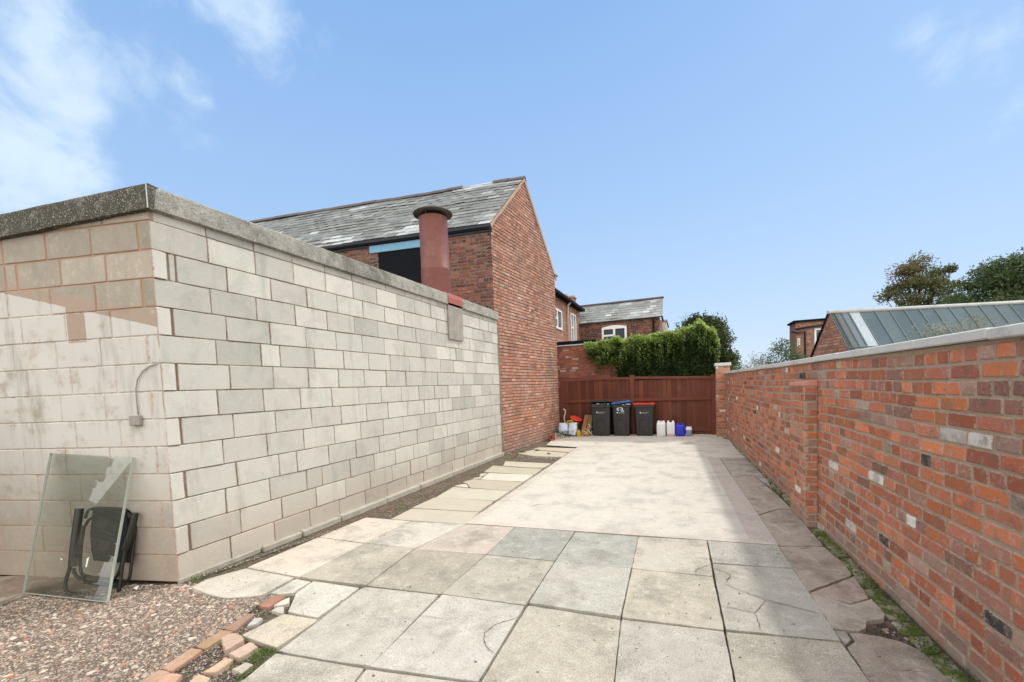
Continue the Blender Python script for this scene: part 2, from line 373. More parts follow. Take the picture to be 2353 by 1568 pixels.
def slate_mat(name, a=(.135, .15, .14), b=(.30, .315, .30)):
    m, t, bs = newmat(name); p = t.pos()
    at = t.n('ShaderNodeAttribute', {'attribute_name': 'bc'}); sep = t.n('ShaderNodeSeparateColor'); t.L.new(at.outputs['Color'], sep.inputs[0])
    c = t.ramp(sep.outputs[0], [(0, a), (.5, tuple((x+y)/2 for x, y in zip(a, b))), (.86, b), (.93, (.36, .38, .385)), (1, (.50, .52, .54))])
    n = t.noise(p, 9, 7, .75)
    c = t.mix(t.math('MULTIPLY', t.step(n, .5, .7), .6), c, (.33, .34, .25))
    c = t.mix(t.math('MULTIPLY', t.step(t.noise(p, 22, 5, .7), .58, .7), .6), c, (.06, .06, .05))
    finish(t, bs, c, .62, t.noise(p, 60, 5), .003, .4); return m
M_slate = slate_mat('old slate', (.125, .13, .125), (.235, .245, .235)); M_slate2 = slate_mat('pale slate', (.18, .185, .18), (.27, .28, .275))
M_fasc = stone_mat('pebbled concrete fascia', 1., 1., .014, .0, (.07, .07, .055), patch=((.10, .10, .075), .6), sc=.45)
M_cope = plain('concrete coping', (.52, .52, .50), .85, .1, 3., .002, .2, dirt=(.22, .22, .19))
M_black = plain('black board', (.008, .009, .012), .8, .2, spec=.1)
M_gutter = plain('blue black gutter', (.016, .02, .028), .5, .2)
M_blue = plain('faded blue paint', (.17, .37, .52), .6, .12, 14, .002, dirt=(.26, .42, .50))
M_flue = plain('oxide red flue', (.175, .052, .038), .48, .28, 5, .002, .45, dirt=(.24, .12, .095))
M_cowl = plain('dull cowl metal', (.10, .09, .075), .45, .2, 10, .001, .5, .4)
M_redlead = plain('red flashing', (.36, .10, .085), .6, .1)
M_plate = plain('stained cement sheet', (.30, .27, .235), .85, .25, 5, .002, .2, dirt=(.50, .49, .46))
M_timber = plain('red brown fence stain', (.085, .018, .010), .62, .22, 3, .002, .3)
def timber(name, a, b):
    m, t, bs = newmat(name); p = t.pos()
    at = t.n('ShaderNodeAttribute', {'attribute_name': 'bc'}); sep = t.n('ShaderNodeSeparateColor'); t.L.new(at.outputs['Color'], sep.inputs[0])
    c = t.mix(sep.outputs[0], a, b); g_ = t.noise(t.scale(p, (30, 30, 1.5)), 1., 6, .7)
    c = t.mix(t.math('MULTIPLY', t.step(g_, .45, .7), .6), c, t.mix(.5, c, (.02, .008, .006)))
    c = t.mix(t.math('MULTIPLY', t.step(t.noise(p, 1.5, 6, .7), .5, .75), .5), c, (.17, .065, .035))
    finish(t, bs, c, .65, g_, .003, .3); return m
M_timber = timber('red brown fence boards', (.080, .021, .012), (.155, .045, .022))
M_timber2 = plain('lighter red brown rail', (.14, .038, .022), .62, .15, 4, .002, .3)
M_bin = plain('charcoal bin plastic', (.028, .028, .029), .5, .12, 10, .0005, .4, dirt=(.05, .048, .042))
M_white = plain('white upvc', (.80, .80, .80), .4, .02)
M_wheel = plain('black rubber', (.012, .012, .012), .8)
M_redp = plain('red plastic lid', (.60, .045, .03), .4, .06)
M_bluep = plain('blue plastic lid', (.03, .16, .45), .4, .06)
M_bluecan = plain('deep blue plastic', (.018, .03, .50), .4, .06)
M_yel = plain('yellow plastic', (.55, .38, .02), .45, .1)
M_bag = plain('pale blue sack', (.50, .58, .70), .55, .08, 20, .004, dirt=(.70, .72, .74))
M_wood = plain('brown plank', (.26, .135, .05), .75, .2, 12, .002, dirt=(.13, .07, .03))
M_pipe = plain('off white pipe', (.60, .56, .48), .6, .1)
M_cable = plain('grey cable', (.30, .28, .25), .7)
M_metalframe = plain('dark chair tube', (.022, .024, .017), .35, .15, 30, .0003, .6, .3)
M_fabric = plain('charcoal chair fabric', (.03, .031, .036), .9, .15, 40, .001, .1)
M_bark = plain('bark', (.10, .075, .055), .95, .3, 12, .01, .1)
M_decal = plain('white bin decal', (.72, .72, .72), .6, .02)
M_decalb = plain('blue bin decal', (.08, .25, .42), .6, .02)
def can_mat(name, low, lowcol):
    m, t, bs = newmat(name); p = t.n('ShaderNodeTexCoord').outputs['Object']; z = t.n('ShaderNodeSeparateXYZ'); t.L.new(p, z.inputs[0])
    c = t.mix(t.step(z.outputs[2], low-.012, low+.012), lowcol, (.70, .71, .73))
    finish(t, bs, c, .4, t.noise(p, 20, 4), .002, .4)
    bs.inputs['Subsurface Weight'].default_value = .15; bs.inputs['Subsurface Radius'].default_value = (.02, .02, .02); return m
def glass_mat(name, tint, rough=0., dirt=.0):
    m, t, bs = newmat(name); p = t.pos()
    tr = t.n('ShaderNodeBsdfTransparent'); tr.inputs[0].default_value = (*tint, 1)
    gl = t.n('ShaderNodeBsdfGlossy'); gl.inputs['Roughness'].default_value = .02
    fr = t.n('ShaderNodeFresnel'); fr.inputs[0].default_value = 1.5
    mx = t.n('ShaderNodeMixShader'); t.L.new(t.math('ADD', t.math('MULTIPLY', fr.outputs[0], 1.6), .02, clamp=True), mx.inputs[0]); t.L.new(tr.outputs[0], mx.inputs[1]); t.L.new(gl.outputs[0], mx.inputs[2])
    df = t.n('ShaderNodeBsdfDiffuse'); df.inputs[0].default_value = (.42, .45, .36, 1)
    m2 = t.n('ShaderNodeMixShader'); t.L.new(t.math('ADD', dirt*.6, t.math('MULTIPLY', t.noise(p, 6, 7, .75), dirt)), m2.inputs[0]); t.L.new(mx.outputs[0], m2.inputs[1]); t.L.new(df.outputs[0], m2.inputs[2])
    t.L.new(m2.outputs[0], t.N['Material Output'].inputs[0]); return m
M_glass = glass_mat('greenish pane glass', (.90, .93, .89), dirt=.06)
M_glassedge = plain('green glass edge', (.36, .40, .34), .25, .1, 20, .0003, .6)
M_window = plain('dark window glass', (.05, .06, .075), .08, .1, 2, .0, .8)
def metal_roof():
    m, t, bs = newmat('patinated metal roof'); p = t.pos()
    at = t.n('ShaderNodeAttribute', {'attribute_name': 'bc'}).outputs['Color']
    c = t.mix(t.math('MULTIPLY', t.step(t.noise(p, 1.6, 7, .7), .4, .7), .5), at, t.mix(.35, at, (.19, .25, .26)))
    c = t.mix(t.math('MULTIPLY', t.step(t.noise(t.scale(p, (1, 1, .2)), 5, 6, .7), .5, .7), .35), c, (.12, .17, .16))
    finish(t, bs, c, .8, t.noise(p, 10, 4), .004, .2, .0); return m
M_metal = metal_roof()
L_ivy = leaf_mat('creeper leaf', [(.03, .052, .02), (.06, .10, .025), (.20, .29, .06), (.50, .62, .19)], .45)
L_yew = leaf_mat('yew leaf', [(.022, .036, .012), (.045, .065, .02), (.085, .11, .03)], .3)
L_aut = leaf_mat('turning leaf', [(.05, .07, .022), (.10, .12, .04), (.16, .15, .06), (.24, .165, .09)], .35)
L_pine = leaf_mat('pine leaf', [(.04, .065, .028), (.075, .11, .04), (.13, .17, .06)], .3)
L_bush = leaf_mat('bush leaf', [(.05, .08, .035), (.10, .14, .06), (.17, .20, .10)], .35)
L_pale = leaf_mat('pale dry bush leaf', [(.12, .13, .08), (.28, .27, .20), (.42, .40, .33)], .35)
L_weed = leaf_mat('weed leaf', [(.04, .07, .02), (.09, .15, .03), (.16, .28, .04)], .35)

# ------------------------------------------------------------------ masonry
def brick_geo(mb, O, U, N, u0, u1, z0, z1, d=.03, proud=0., c=(.5, .5), bev=.004, jit=.0012, rich=False, rnd=random, mi=0, tilt=.0015):
    Zv = Vector((0, 0, 1)); L, Hh = u1-u0, z1-z0
    if L < .012: return
    tu, tz = rnd.uniform(-tilt, tilt), rnd.uniform(-tilt, tilt); pr = proud+rnd.uniform(-tilt, tilt)
    col = (c[0], c[1], L, Hh)
    if rich:
        e = min(.006, L*.2)
        out = [(e, 0), (L*.33, 0), (L*.67, 0), (L-e, 0), (L, e), (L, Hh*.5), (L, Hh-e), (L-e, Hh), (L*.67, Hh), (L*.33, Hh), (e, Hh), (0, Hh-e), (0, Hh*.5), (0, e)]
        out = [(x+rnd.uniform(-jit, jit), y+rnd.uniform(-jit, jit)) for x, y in out]
    else: out = [(rnd.uniform(0, jit), rnd.uniform(0, jit)), (L-rnd.uniform(0, jit), rnd.uniform(0, jit)), (L-rnd.uniform(0, jit), Hh-rnd.uniform(0, jit)), (rnd.uniform(0, jit), Hh-rnd.uniform(0, jit))]
    inn = [(min(max(x, bev), L-bev), min(max(y, bev), Hh-bev)) for x, y in out]
    def P(x, y, n): return O+U*(u0+x)+Zv*(z0+y)+N*(n+pr*(n > -.9*d)+(tu*(x/L-.5)*2+tz*(y/Hh-.5)*2 if n > -.9*d else 0))
    n = len(out)
    b0 = mb.verts([P(x, y, -d) for x, y in out]); b1 = mb.verts([P(x, y, -bev) for x, y in out]); b2 = mb.verts([P(x, y, 0) for x, y in inn])
    flip = U.cross(Zv).dot(N) < 0
    for i in range(n):
        j = (i+1) % n
        for a, b, ua, ub in ((b0, b1, out, out), (b1, b2, out, inn)):
            q = [a+i, a+j, b+j, b+i]; uv = [ua[i], ua[j], ub[j], ub[i]]
            if flip: q.reverse(); uv.reverse()
            mb.face(q, uv, col, mi)
    q = list(range(b2, b2+n)); uv = list(inn)
    if flip: q.reverse(); uv.reverse()
    mb.face(q, uv, col, mi)

def masonry(mb, O, U, N, zr, ur, gauge=.075, bh=.063, sl=.215, joint=.011, header_every=4, holes=None, rich=False, jit=.0012, proud=0, depth=.03,
            rnd=None, start_header=0, colf=None, top_headers=False, bev=.004, tilt=.0015, wob=.0, hprob=.05):
    rnd = rnd or random.Random(3); O = Vector(O); U = Vector(U).normalized(); N = Vector(N).normalized()
    k = 0; z = zr[0]; nc = int(round((zr[1]-zr[0])/gauge))
    for k in range(nc):
        z = zr[0]+k*gauge; u0, u1 = ur(z+bh/2)
        head = (header_every and k % header_every == start_header) or (top_headers and k == nc-1)
        u = u0 - (rnd.uniform(.02, .2) if not head else rnd.uniform(0, .1))
        while u < u1-.012:
            L = (.1025 if head else sl)+rnd.uniform(-.006, .006)
            if not head and rnd.random() < hprob: L = rnd.choice([.1025, .1025, .15, .17])
            a, b = max(u, u0), min(u+L, u1)
            zc = z+bh/2; hole = False
            for (ha, hb, hz0, hz1) in (holes or []):
                if hz0 < zc < hz1:
                    if a >= ha-.01 and b <= hb+.01: hole = True
                    elif a < hb and b > ha:
                        if a < ha: b = ha
                        else: a = hb
            if not hole and b-a > .015:
                c = colf(a, z, rnd) if colf else (rnd.random(), rnd.random())
                dz = wob*mnoise.noise(Vector((a*.7, z*3, 5)))
                brick_geo(mb, O, U, N, a, b, z+dz, z+dz+bh+rnd.uniform(-.002, .002), depth, proud, c, bev, jit, rich, rnd, 0, tilt)
            u += L+joint

def wallpoly(mb, O, U, pts, N, off, mi=1, thick=0.):
    """flat backing polygon through (u,z) points, set back by off from the brick face"""
    O = Vector(O); U = Vector(U).normalized(); N = Vector(N).normalized()
    P = [O+U*u+Vector((0, 0, z))-N*off for u, z in pts]
    if (P[1]-P[0]).cross(P[2]-P[1]).dot(N) < 0: P.reverse()
    mb.poly(P, (.5, .5, 1, 1), mi)

# ================================================================== GROUND
def struct(mb, name, mats): return tag(mb.build(name, mats), kind='structure')
g = MB(); S = 600
for x0, x1, y0, y1 in ((-S, S, -S, S),): g.quad((x0, y0, -.028), (x1, y0, -.028), (x1, y1, -.028), (x0, y1, -.028))
struct(g, 'ground', M_soil)

# colours of slabs
CR_ = (.60, .54, .45); TAN = (.45, .41, .335); TAN2 = (.40, .36, .29); GRY = (.50, .485, .425); GRN = (.345, .35, .31); PNK = (.55, .475, .41); PAL = (.56, .54, .475)
slabs = [
 ([(841, 1189.5), (946.8, 1198.5), (838, 1248.8), (732, 1234.5)], (.66, .585, .50)),
 ([(947, 1198.5), (1070, 1205), (953, 1261.5), (838, 1248.8)], (.62, .575, .51)),
 ([(1070, 1205), (1183, 1213), (1117, 1274.5), (953, 1261.5)], PNK),
 ([(1184, 1211.6), (1321.9, 1221.6), (1274.6, 1290.5), (1117, 1275)], GRN),
 ([(1321.9, 1221.6), (1467, 1233), (1451.6, 1306.1), (1274.6, 1290.5)], (.375, .375, .335)),
 ([(1467, 1234), (1624, 1243), (1639, 1325), (1595, 1321), (1451.6, 1306.1)], (.53, .485, .41)),
 ([(1625, 1243), (1788, 1254.5), (1823, 1306), (1636, 1294)], (.46, .45, .395)),
 ([(732, 1234.5), (838, 1248.8), (687.6, 1326.2), (566, 1305)], (.64, .565, .48)),
 ([(838, 1248.8), (952.6, 1261.7), (840.8, 1345.3), (687.6, 1326.2)], TAN),
 ([(952.6, 1261.7), (1117, 1274.5), (1012.7, 1364.8), (840.8, 1345.3)], TAN2),
 ([(1117, 1274.5), (1274.6, 1290), (1208, 1391), (1012.7, 1364.8)], (.44, .41, .34)),
 ([(1274.6, 1290), (1451.6, 1306), (1427.5, 1418), (1213.5, 1385)], (.46, .45, .39)),
 ([(1451.6, 1306), (1639, 1325), (1665, 1449), (1427.5, 1418)], (.50, .455, .365)),
 ([(1636, 1295), (1823, 1306), (1935, 1474), (1834, 1464), (1666, 1447)], (.45, .435, .375)),
 ([(733.4, 1424.5), (651.8, 1411), (553, 1461), (636, 1490)], (.54, .475, .375)),
 ([(720.5, 1336), (826.5, 1352), (730.5, 1421), (660.4, 1407), (680.4, 1363)], PAL),
 ([(840, 1348.5), (1009.8, 1368), (852, 1531), (789, 1524.5), (636, 1497), (733, 1424), (828, 1353)], (.50, .475, .415)),
 ([(1015.6, 1366.5), (1206, 1393.5), (1100, 1567), (848, 1531)], (.51, .495, .44)),
 ([(1213, 1390), (1427, 1423), (1403, 1640), (1060, 1640)], (.49, .445, .365)),
 ([(1427, 1423), (1665, 1452), (1703, 1640), (1403, 1640)], (.48, .455, .395)),
 ([(1666, 1452), (1833, 1467), (1935, 1478), (2052, 1640), (1704, 1640)], (.43, .40, .325)),
 ([(634, 1502), (838, 1536.7), (790, 1600), (480, 1600), (560, 1562)], (.50, .46, .39)),
 ([(840, 1538), (1095, 1572), (1055, 1640), (760, 1640), (795, 1598)], (.50, .45, .38)),
 ([(440, 1350), (470, 1332), (565, 1305.5), (676, 1327), (640, 1347), (600, 1368), (520, 1374), (480, 1366)], (.54, .50, .43)),
 ([(620, 1363), (680, 1329), (716, 1336), (693, 1350), (675, 1362), (640, 1366)], PAL),
]
pv = MB(); rs = random.Random(11)
for pts, c in slabs:
    P = [G(*p) for p in pts]
    cx = sum((p for p in P), Vector())/len(P)
    gq = rs.choice([.003, .004, .0055, .007]); Q = [p+(cx-p).normalized()*gq for p in P]
    k = rs.uniform(.95, 1.05)
    pv.slab([(q.x, q.y) for q in Q], rs.uniform(-.003, .004), .05, tuple(x*k*.86*(1, .985, .965)[i_] for i_, x in enumerate(c))+(1,), 0, .002, .0016, (rs.uniform(-.006, .006), rs.uniform(-.004, .008)), .06, rs)
def crack(mb, pts, wd=.004, z=.0065, mi=1, rnd=random.Random(5)):
    P = [G(*p) for p in pts]; Q = []
    for a, b in zip(P, P[1:]):
        n = max(2, int((b-a).length/.025))
        for k in range(n): Q.append(a.lerp(b, k/n)+Vector((rnd.uniform(-.006, .006), rnd.uniform(-.006, .006), 0)))
    Q.append(P[-1]); L, R = [], []
    for i, q in enumerate(Q):
        t = (Q[min(i+1, len(Q)-1)]-Q[max(i-1, 0)]).normalized(); nn = Vector((-t.y, t.x, 0)); ww = wd*.5*rnd.uniform(.4, 1.1)*min(1, .3+i*.4, .3+(len(Q)-1-i)*.4)
        L.append(q+nn*ww+Vector((0, 0, z))); R.append(q-nn*ww+Vector((0, 0, z)))
    mb.loft([L, R], (.05, .045, .035, 1), mi, False)
for pts, wd in [([(1595, 1320), (1603, 1308), (1634, 1299)], .006), ([(1636, 1294), (1677, 1297)], .004), ([(1636, 1306), (1679, 1322), (1668, 1340)], .006),
            ([(1662, 1343), (1760, 1380), (1885, 1413)], .006), ([(1657, 1393), (1734, 1410), (1760, 1380)], .005), ([(1734, 1410), (1746, 1434), (1747, 1450)], .005),
            ([(1190, 1421), (1140, 1436), (1113, 1456), (1114, 1483), (1135, 1504)], .005), ([(965, 1417), (1020, 1424)], .004), ([(790, 1423), (905, 1424), (955, 1425)], .0016),
            ([(1685, 1284), (1700, 1298), (1715, 1304)], .0016), ([(1660, 1262), (1662, 1272), (1655, 1281)], .003), ([(1822, 1475), (1832, 1464)], .002),
            ([(1335, 1377), (1365, 1383), (1372, 1389)], .002), ([(1788, 1305), (1822, 1306)], .003)]:
    crack(pv, pts, wd)
struct(pv, 'paving_slabs', [M_slab, M_soil])

# cast concrete pad with smoother trowelled border
pd = MB()
A, B = G(1069, 1203), G(1788, 1253); 
right = [G(*p) for p in [(1788, 1253), (1743, 1184), (1682, 1096), (1651, 1052), (1640, 1034)]]
left = [G(1069, 1203), G(1324, 1030)]
def off(p, v): return Vector((p.x+v[0], p.y+v[1], 0))
AI, BI = off(A, (.13, .12)), off(B, (-.22, .11))
LI = off(left[1], (.13, .0)); RI = off(right[3], (-.20, 0)); z0 = .0
def zz(p, z=.002): return (p.x, p.y, z)
pd.poly([zz(A), zz(B), zz(BI), zz(AI)], (.54, .465, .405, 1)); pd.poly([zz(A), zz(AI), zz(LI), zz(left[1])], (.51, .45, .39, 1))
pd.poly([zz(B)]+[zz(p) for p in right[1:4]]+[zz(RI), zz(BI)], (.45, .39, .34, 1))
mainp = [AI, BI, RI, right[3], G(1712, 1052), Vector((1.0, 10.6, 0)), Vector((1.0, 13.3, 0)), Vector((-3.62, 13.3, 0)), Vector((-3.55, 12.3, 0)), Vector((-3.3, 10.4, 0)), Vector((-2.41, 10.1, 0)), left[1], LI]
pd.poly([zz(p) for p in mainp], (.54, .50, .435, 1))
pd.quad(zz(A, .002), zz(A, -.03), zz(B, -.03), zz(B, .002), (.4, .36, .3, 1))
for p, q in zip([left[1]], [A]): pd.quad(zz(p), zz(p, -.03), zz(q, -.03), zz(q), (.4, .36, .3, 1))
for pts, wd in [([(1290, 1100), (1340, 1094), (1400, 1097), (1470, 1090), (1560, 1093)], .0035), ([(1220, 1165), (1235, 1160), (1250, 1161)], .010), ([(1500, 1188), (1520, 1192)], .008),
                ([(1330, 1032), (1420, 1034), (1520, 1033), (1630, 1037)], .006), ([(1380, 1062), (1500, 1064), (1640, 1061)], .003), ([(1655, 1215), (1670, 1222)], .005)]: crack(pd, pts, wd, .0045)
struct(pd, 'concrete_pad', [M_pad, M_soil])

# smooth flags between the pad and the block wall
def c4(x, y): return (796.6+.26044*x, 980.5+.26044*y)
flags = [([(390, 815), (1045, 856), (1168, 752), (572, 724)], (.52, .465, .385)), ([(574, 720), (1170, 748), (1298, 657), (780, 627)], (.51, .455, .37)),
         ([(785, 620), (1305, 652), (1440, 570), (1085, 544), (938, 532)], (.54, .50, .41)), ([(950, 522), (1075, 538), (1060, 508), (1020, 508)], (.60, .56, .48)),
         ([(1088, 538), (1445, 566), (1553, 492), (1110, 467), (1025, 490), (1065, 508)], (.46, .42, .33)),
         ([(1185, 465), (1557, 487), (1648, 430), (1250, 411)], (.64, .60, .52)), ([(1210, 400), (1650, 424), (1725, 372), (1500, 362), (1290, 346)], (.47, .43, .33)),
         ([(1380, 345), (1600, 362), (1733, 364), (1800, 326), (1400, 306)], (.52, .475, .385)), ([(1510, 236), (1640, 258), (1898, 268), (1950, 232), (1640, 205)], (.50, .46, .36)),
         ([(1640, 200), (1960, 225), (2020, 192), (1690, 184)], (.52, .47, .37)), ([(1170, 440), (1215, 430), (1240, 412), (1180, 415)], (.55, .5, .42)), ([(1110, 462), (1180, 455), (1200, 442), (1130, 448)], (.55, .5, .42))]
fl = MB(); rs = random.Random(4)
for pts, c in flags:
    P = [G(*c4(*p)) for p in pts]
    fl.slab([(q.x, q.y) for q in P], rs.uniform(-.004, .003), .05, (c[0]*.9, c[1]*.89, c[2]*.87, 1), 0, .004, .003, (rs.uniform(-.008, .008), rs.uniform(-.006, .012)), .07, rs)
struct(fl, 'flagstone_path', M_flag)

# worn sandstone and cement strip along the yard wall
RW = lambda y: 1.296-(y-2.754)*.0335       # yard wall face x at y
rp = MB(); rs = random.Random(9)
strip = [
 [(1788, 1254), (1743, 1184), (1790, 1170), (1822, 1172), (1857, 1213), (1893, 1254)],
 [(1788, 1256), (1893, 1256), (1941, 1296), (1960, 1322), (1866, 1356), (1858, 1360)],
 [(1860, 1362), (1903, 1374), (1955, 1387), (2000, 1374), (1962, 1324)],
 [(1860, 1362), (1953, 1389), (2002, 1376), (2038, 1412), (2036, 1422), (1994, 1427), (1990, 1446), (1975, 1450), (1912, 1444), (1889, 1410)],
 [(1915, 1447), (1945, 1451), (1958, 1470), (1943, 1482)],
 [(1948, 1451), (2020, 1459), (2070, 1472), (2120, 1494), (2250, 1640), (2045, 1640), (1945, 1485), (1960, 1471)],
 [(1743, 1183), (1682, 1096), (1730, 1092), (1782, 1133), (1820, 1170), (1790, 1169)],
 [(1682, 1095), (1651, 1052), (1712, 1052), (1760, 1098), (1775, 1122), (1730, 1091)]]
cols = [(.42, .345, .28), (.44, .36, .295), (.45, .34, .28), (.50, .43, .36), (.40, .35, .30), (.40, .325, .265), (.43, .36, .30), (.42, .37, .32)]
for pts, c in zip(strip, cols):
    P = [G(*p) for p in pts]; cx = sum((p for p in P), Vector())/len(P)
    rp.slab([((p+(cx-p).normalized()*.004).x, (p+(cx-p).normalized()*.004).y) for p in P], rs.uniform(-.004, .001), .05, (*c, 1), 0, .003, .004, (0, rs.uniform(-.003, .003)), .05, rs)
for pts, wd in [([(1930, 1348), (1965, 1350), (1985, 1356)], .004), ([(2120, 1545), (2060, 1540), (2020, 1528)], .004), ([(1690, 1065), (1735, 1075)], .008), ([(1700, 1078), (1725, 1085)], .007), ([(1720, 1084), (1738, 1082)], .012),
                ([(1838, 1262), (1860, 1259)], .012), ([(1655, 1053), (1670, 1075), (1680, 1092)], .006)]: crack(rp, pts, wd, .003)
struct(rp, 'side_path', [M_path, M_soil])

# mossy brick channel at the foot of the yard wall
ch = MB(); rs = random.Random(21)
Lc = [(1863, 1214), (1941, 1296), (2002, 1373), (2045, 1420), (2122, 1495), (2188, 1568), (2300, 1690)]
Rc = [(1893, 1214), (1972, 1296), (2046, 1373), (2098, 1422), (2170, 1495), (2243, 1568), (2360, 1690)]
for i in range(len(Lc)-1):
    a0, a1, b0, b1 = G(*Lc[i]), G(*Lc[i+1]), G(*Rc[i]), G(*Rc[i+1])
    n = max(1, int((a1-a0).length/.16))
    for k in range(n):
        t0, t1 = (k+.04)/n, (k+.96)/n
        q = [a0.lerp(a1, t0), b0.lerp(b1, t0), b0.lerp(b1, t1), a0.lerp(a1, t1)]
        cx = sum((x for x in q), Vector())/4
        if 1.0 < 0: continue
        d = rs.choice([.0, .0, -.01, .004])
        ch.slab([(p.x, p.y) for p in q], -.008+d, .05, rs.choice([(.33, .29, .21, 1), (.30, .26, .19, 1), (.38, .33, .26, 1)]), 0, .009, .007, (rs.uniform(-.05, .05), rs.uniform(-.04, .04)), .04, rs)
Lc = [(1655, 1000), (1731, 1072), (1794, 1137), (1819, 1166)]; Rc = [(1672, 1004), (1742, 1069), (1800, 1124), (1822, 1146)]
for i in range(len(Lc)-1):
    a0, a1, b0, b1 = G(*Lc[i]), G(*Lc[i+1]), G(*Rc[i]), G(*Rc[i+1])
    n = max(1, int((a1-a0).length/.3))
    for k in range(n):
        if rs.random() < .12: continue
        t0, t1 = (k+.04)/n, (k+.94)/n
        q = [a0.lerp(a1, t0), b0.lerp(b1, t0), b0.lerp(b1, t1), a0.lerp(a1, t1)]
        ch.slab([(p.x, p.y) for p in q], -.002+rs.uniform(-.01, .012), .05, rs.choice([(.34, .30, .22, 1), (.40, .36, .28, 1)]), 0, .008, .006, (rs.uniform(-.05, .05), 0), .06, rs)
struct(ch, 'brick_channel', M_moss)

# pinkish concrete patch at the foot of the front wall
cp = MB()
P = [G(*p) for p in [(-260, 1330), (0, 1325), (120, 1322), (250, 1334), (262, 1347), (200, 1356), (110, 1358), (60, 1368), (0, 1393), (-260, 1480)]]
cp.slab([(p.x, p.y) for p in P], .004, .05, (.36, .27, .21, 1), 0, .006, .006, (0, 0), .06)
struct(cp, 'concrete_apron', M_path)

# gravel bed: gently uneven sheet, stones scattered on top as stuff
def in_poly(x, y, P):
    r = False; n = len(P)
    for i in range(n):
        x0, y0 = P[i]; x1, y1 = P[(i+1) % n]
        if (y0 > y) != (y1 > y) and x < (x1-x0)*(y-y0)/(y1-y0)+x0: r = not r
    return r
gp = [(-350, 1480), (0, 1390), (60, 1366), (120, 1356), (235, 1354), (262, 1345), (300, 1342), (410, 1339), (440, 1335), (455, 1340), (445, 1352), (482, 1367), (520, 1376), (600, 1370), (630, 1364), (592, 1388), (565, 1406), (510, 1444), (440, 1486), (365, 1536), (290, 1590), (180, 1680), (-350, 1680)]
GP = [(G(*p).x, G(*p).y) for p in gp]
gb = MB(); xs = [p[0] for p in GP]; ys = [p[1] for p in GP]
def gz(x, y): return -.012+.008*mnoise.noise(Vector((x*3, y*3, 0)))
nx, ny = 70, 36; x0, x1, y0, y1 = min(xs)-.02, max(xs)+.02, min(ys)-.02, max(ys)+.02
b = gb.verts([(x0+(x1-x0)*i/nx, y0+(y1-y0)*j/ny, gz(x0+(x1-x0)*i/nx, y0+(y1-y0)*j/ny)) for j in range(ny+1) for i in range(nx+1)])
for j in range(ny):
    for i in range(nx):
        cxx, cyy = x0+(x1-x0)*(i+.5)/nx, y0+(y1-y0)*(j+.5)/ny
        if in_poly(cxx, cyy, GP): gb.face((b+j*(nx+1)+i, b+j*(nx+1)+i+1, b+(j+1)*(nx+1)+i+1, b+(j+1)*(nx+1)+i), None, (0, 0, 0, 1), 0, True)
struct(gb, 'gravel_bed', M_gravel)
GC = [(.46, .41, .34), (.40, .35, .29), (.52, .47, .40), (.34, .29, .235), (.30, .26, .22), (.42, .31, .25), (.40, .25, .19), (.60, .56, .50), (.22, .19, .16), (.38, .33, .28), (.48, .42, .35), (.28, .24, .2), (.16, .14, .12)]
def stone(mb, x, y, z, r, rnd, c):
    sx, sy, sz = r*rnd.uniform(.6, 1.4), r*rnd.uniform(.5, 1.1), r*rnd.uniform(.25, .6); a = rnd.uniform(0, pi); ca, sa = cos(a), sin(a)
    V = []
    for k in range(5):
        t = 2*pi*k/5+rnd.uniform(-.4, .4); V.append((cos(t)*sx, sin(t)*sy, rnd.uniform(-.2, .25)*sz))
    q = rnd.uniform(.3, .6); T = [(vx*q+rnd.uniform(-.1, .1)*sx, vy*q, sz*rnd.uniform(.8, 1.1)) for vx, vy, vz in V]
    b = mb.verts([(x+vx*ca-vy*sa, y+vx*sa+vy*ca, z+vz) for vx, vy, vz in V+T])
    for k in range(5):
        j = (k+1) % 5; mb.face((b+k, b+j, b+5+j, b+5+k), None, c)
    mb.face([b+5+k for k in range(5)], None, c)
gs = MB(); rs = random.Random(5)
cnt = 0
while cnt < 30000:
    x, y = rs.uniform(x0, x1), rs.uniform(y0, y1)
    if y < .55 or not in_poly(x, y, GP): continue
    cnt += 1; r = rs.choice([.003, .004, .005, .006, .0075, .010]) if cnt % 28 else rs.uniform(.012, .022)
    c = rs.choice(GC); k = rs.uniform(.75, 1.15)
    if rs.random() < .022: c = (.50, .19, .11)
    stone(gs, x, y, gz(x, y)-.001, r, rs, (c[0]*k*.96, c[1]*k*.91, c[2]*k*.87, 1))
tag(gs.build('gravel', M_grit), 'loose grey and brick-red gravel and rubble chips in front of the block building', 'gravel', None, 'stuff')
# grit, soil crumbs along the wall foot and in the open soil strip
sg = MB(); rs = random.Random(8)
def strew(a, b, wd, n, rr, cols, z=-.026):
    for _ in range(n):
        t = rs.random(); p = a.lerp(b, t); q = rs.gauss(0, wd); d = (b-a).normalized()
        stone(sg, p.x-d.y*q, p.y+d.x*q, z, rs.uniform(*rr), rs, tuple(x*rs.uniform(.7, 1.2) for x in rs.choice(cols))+(1,))
dk = [(.10, .08, .06), (.16, .13, .10), (.07, .055, .04), (.30, .26, .21)]
strew(G(415, 1338), G(840, 1192), .018, 900, (.003, .009), dk+[(.4, .36, .3)], -.01)
strew(G(870, 1190), G(1190, 1052), .07, 1500, (.004, .012), dk, -.028)
strew(G(1190, 1045), G(1280, 1052), .10, 900, (.005, .015), dk+[(.45, .42, .36)], -.028)
strew(G(1160, 1043), G(1240, 1010), .05, 500, (.005, .018), dk+[(.45, .38, .32)], -.02)
strew(G(2010, 1436), G(2110, 1470), .05, 900, (.003, .01), [(.04, .03, .022), (.07, .055, .04), (.12, .1, .08)], -.026)
strew(G(600, 1395), G(420, 1540), .05, 700, (.003, .009), dk+[(.4, .34, .28)], -.024)
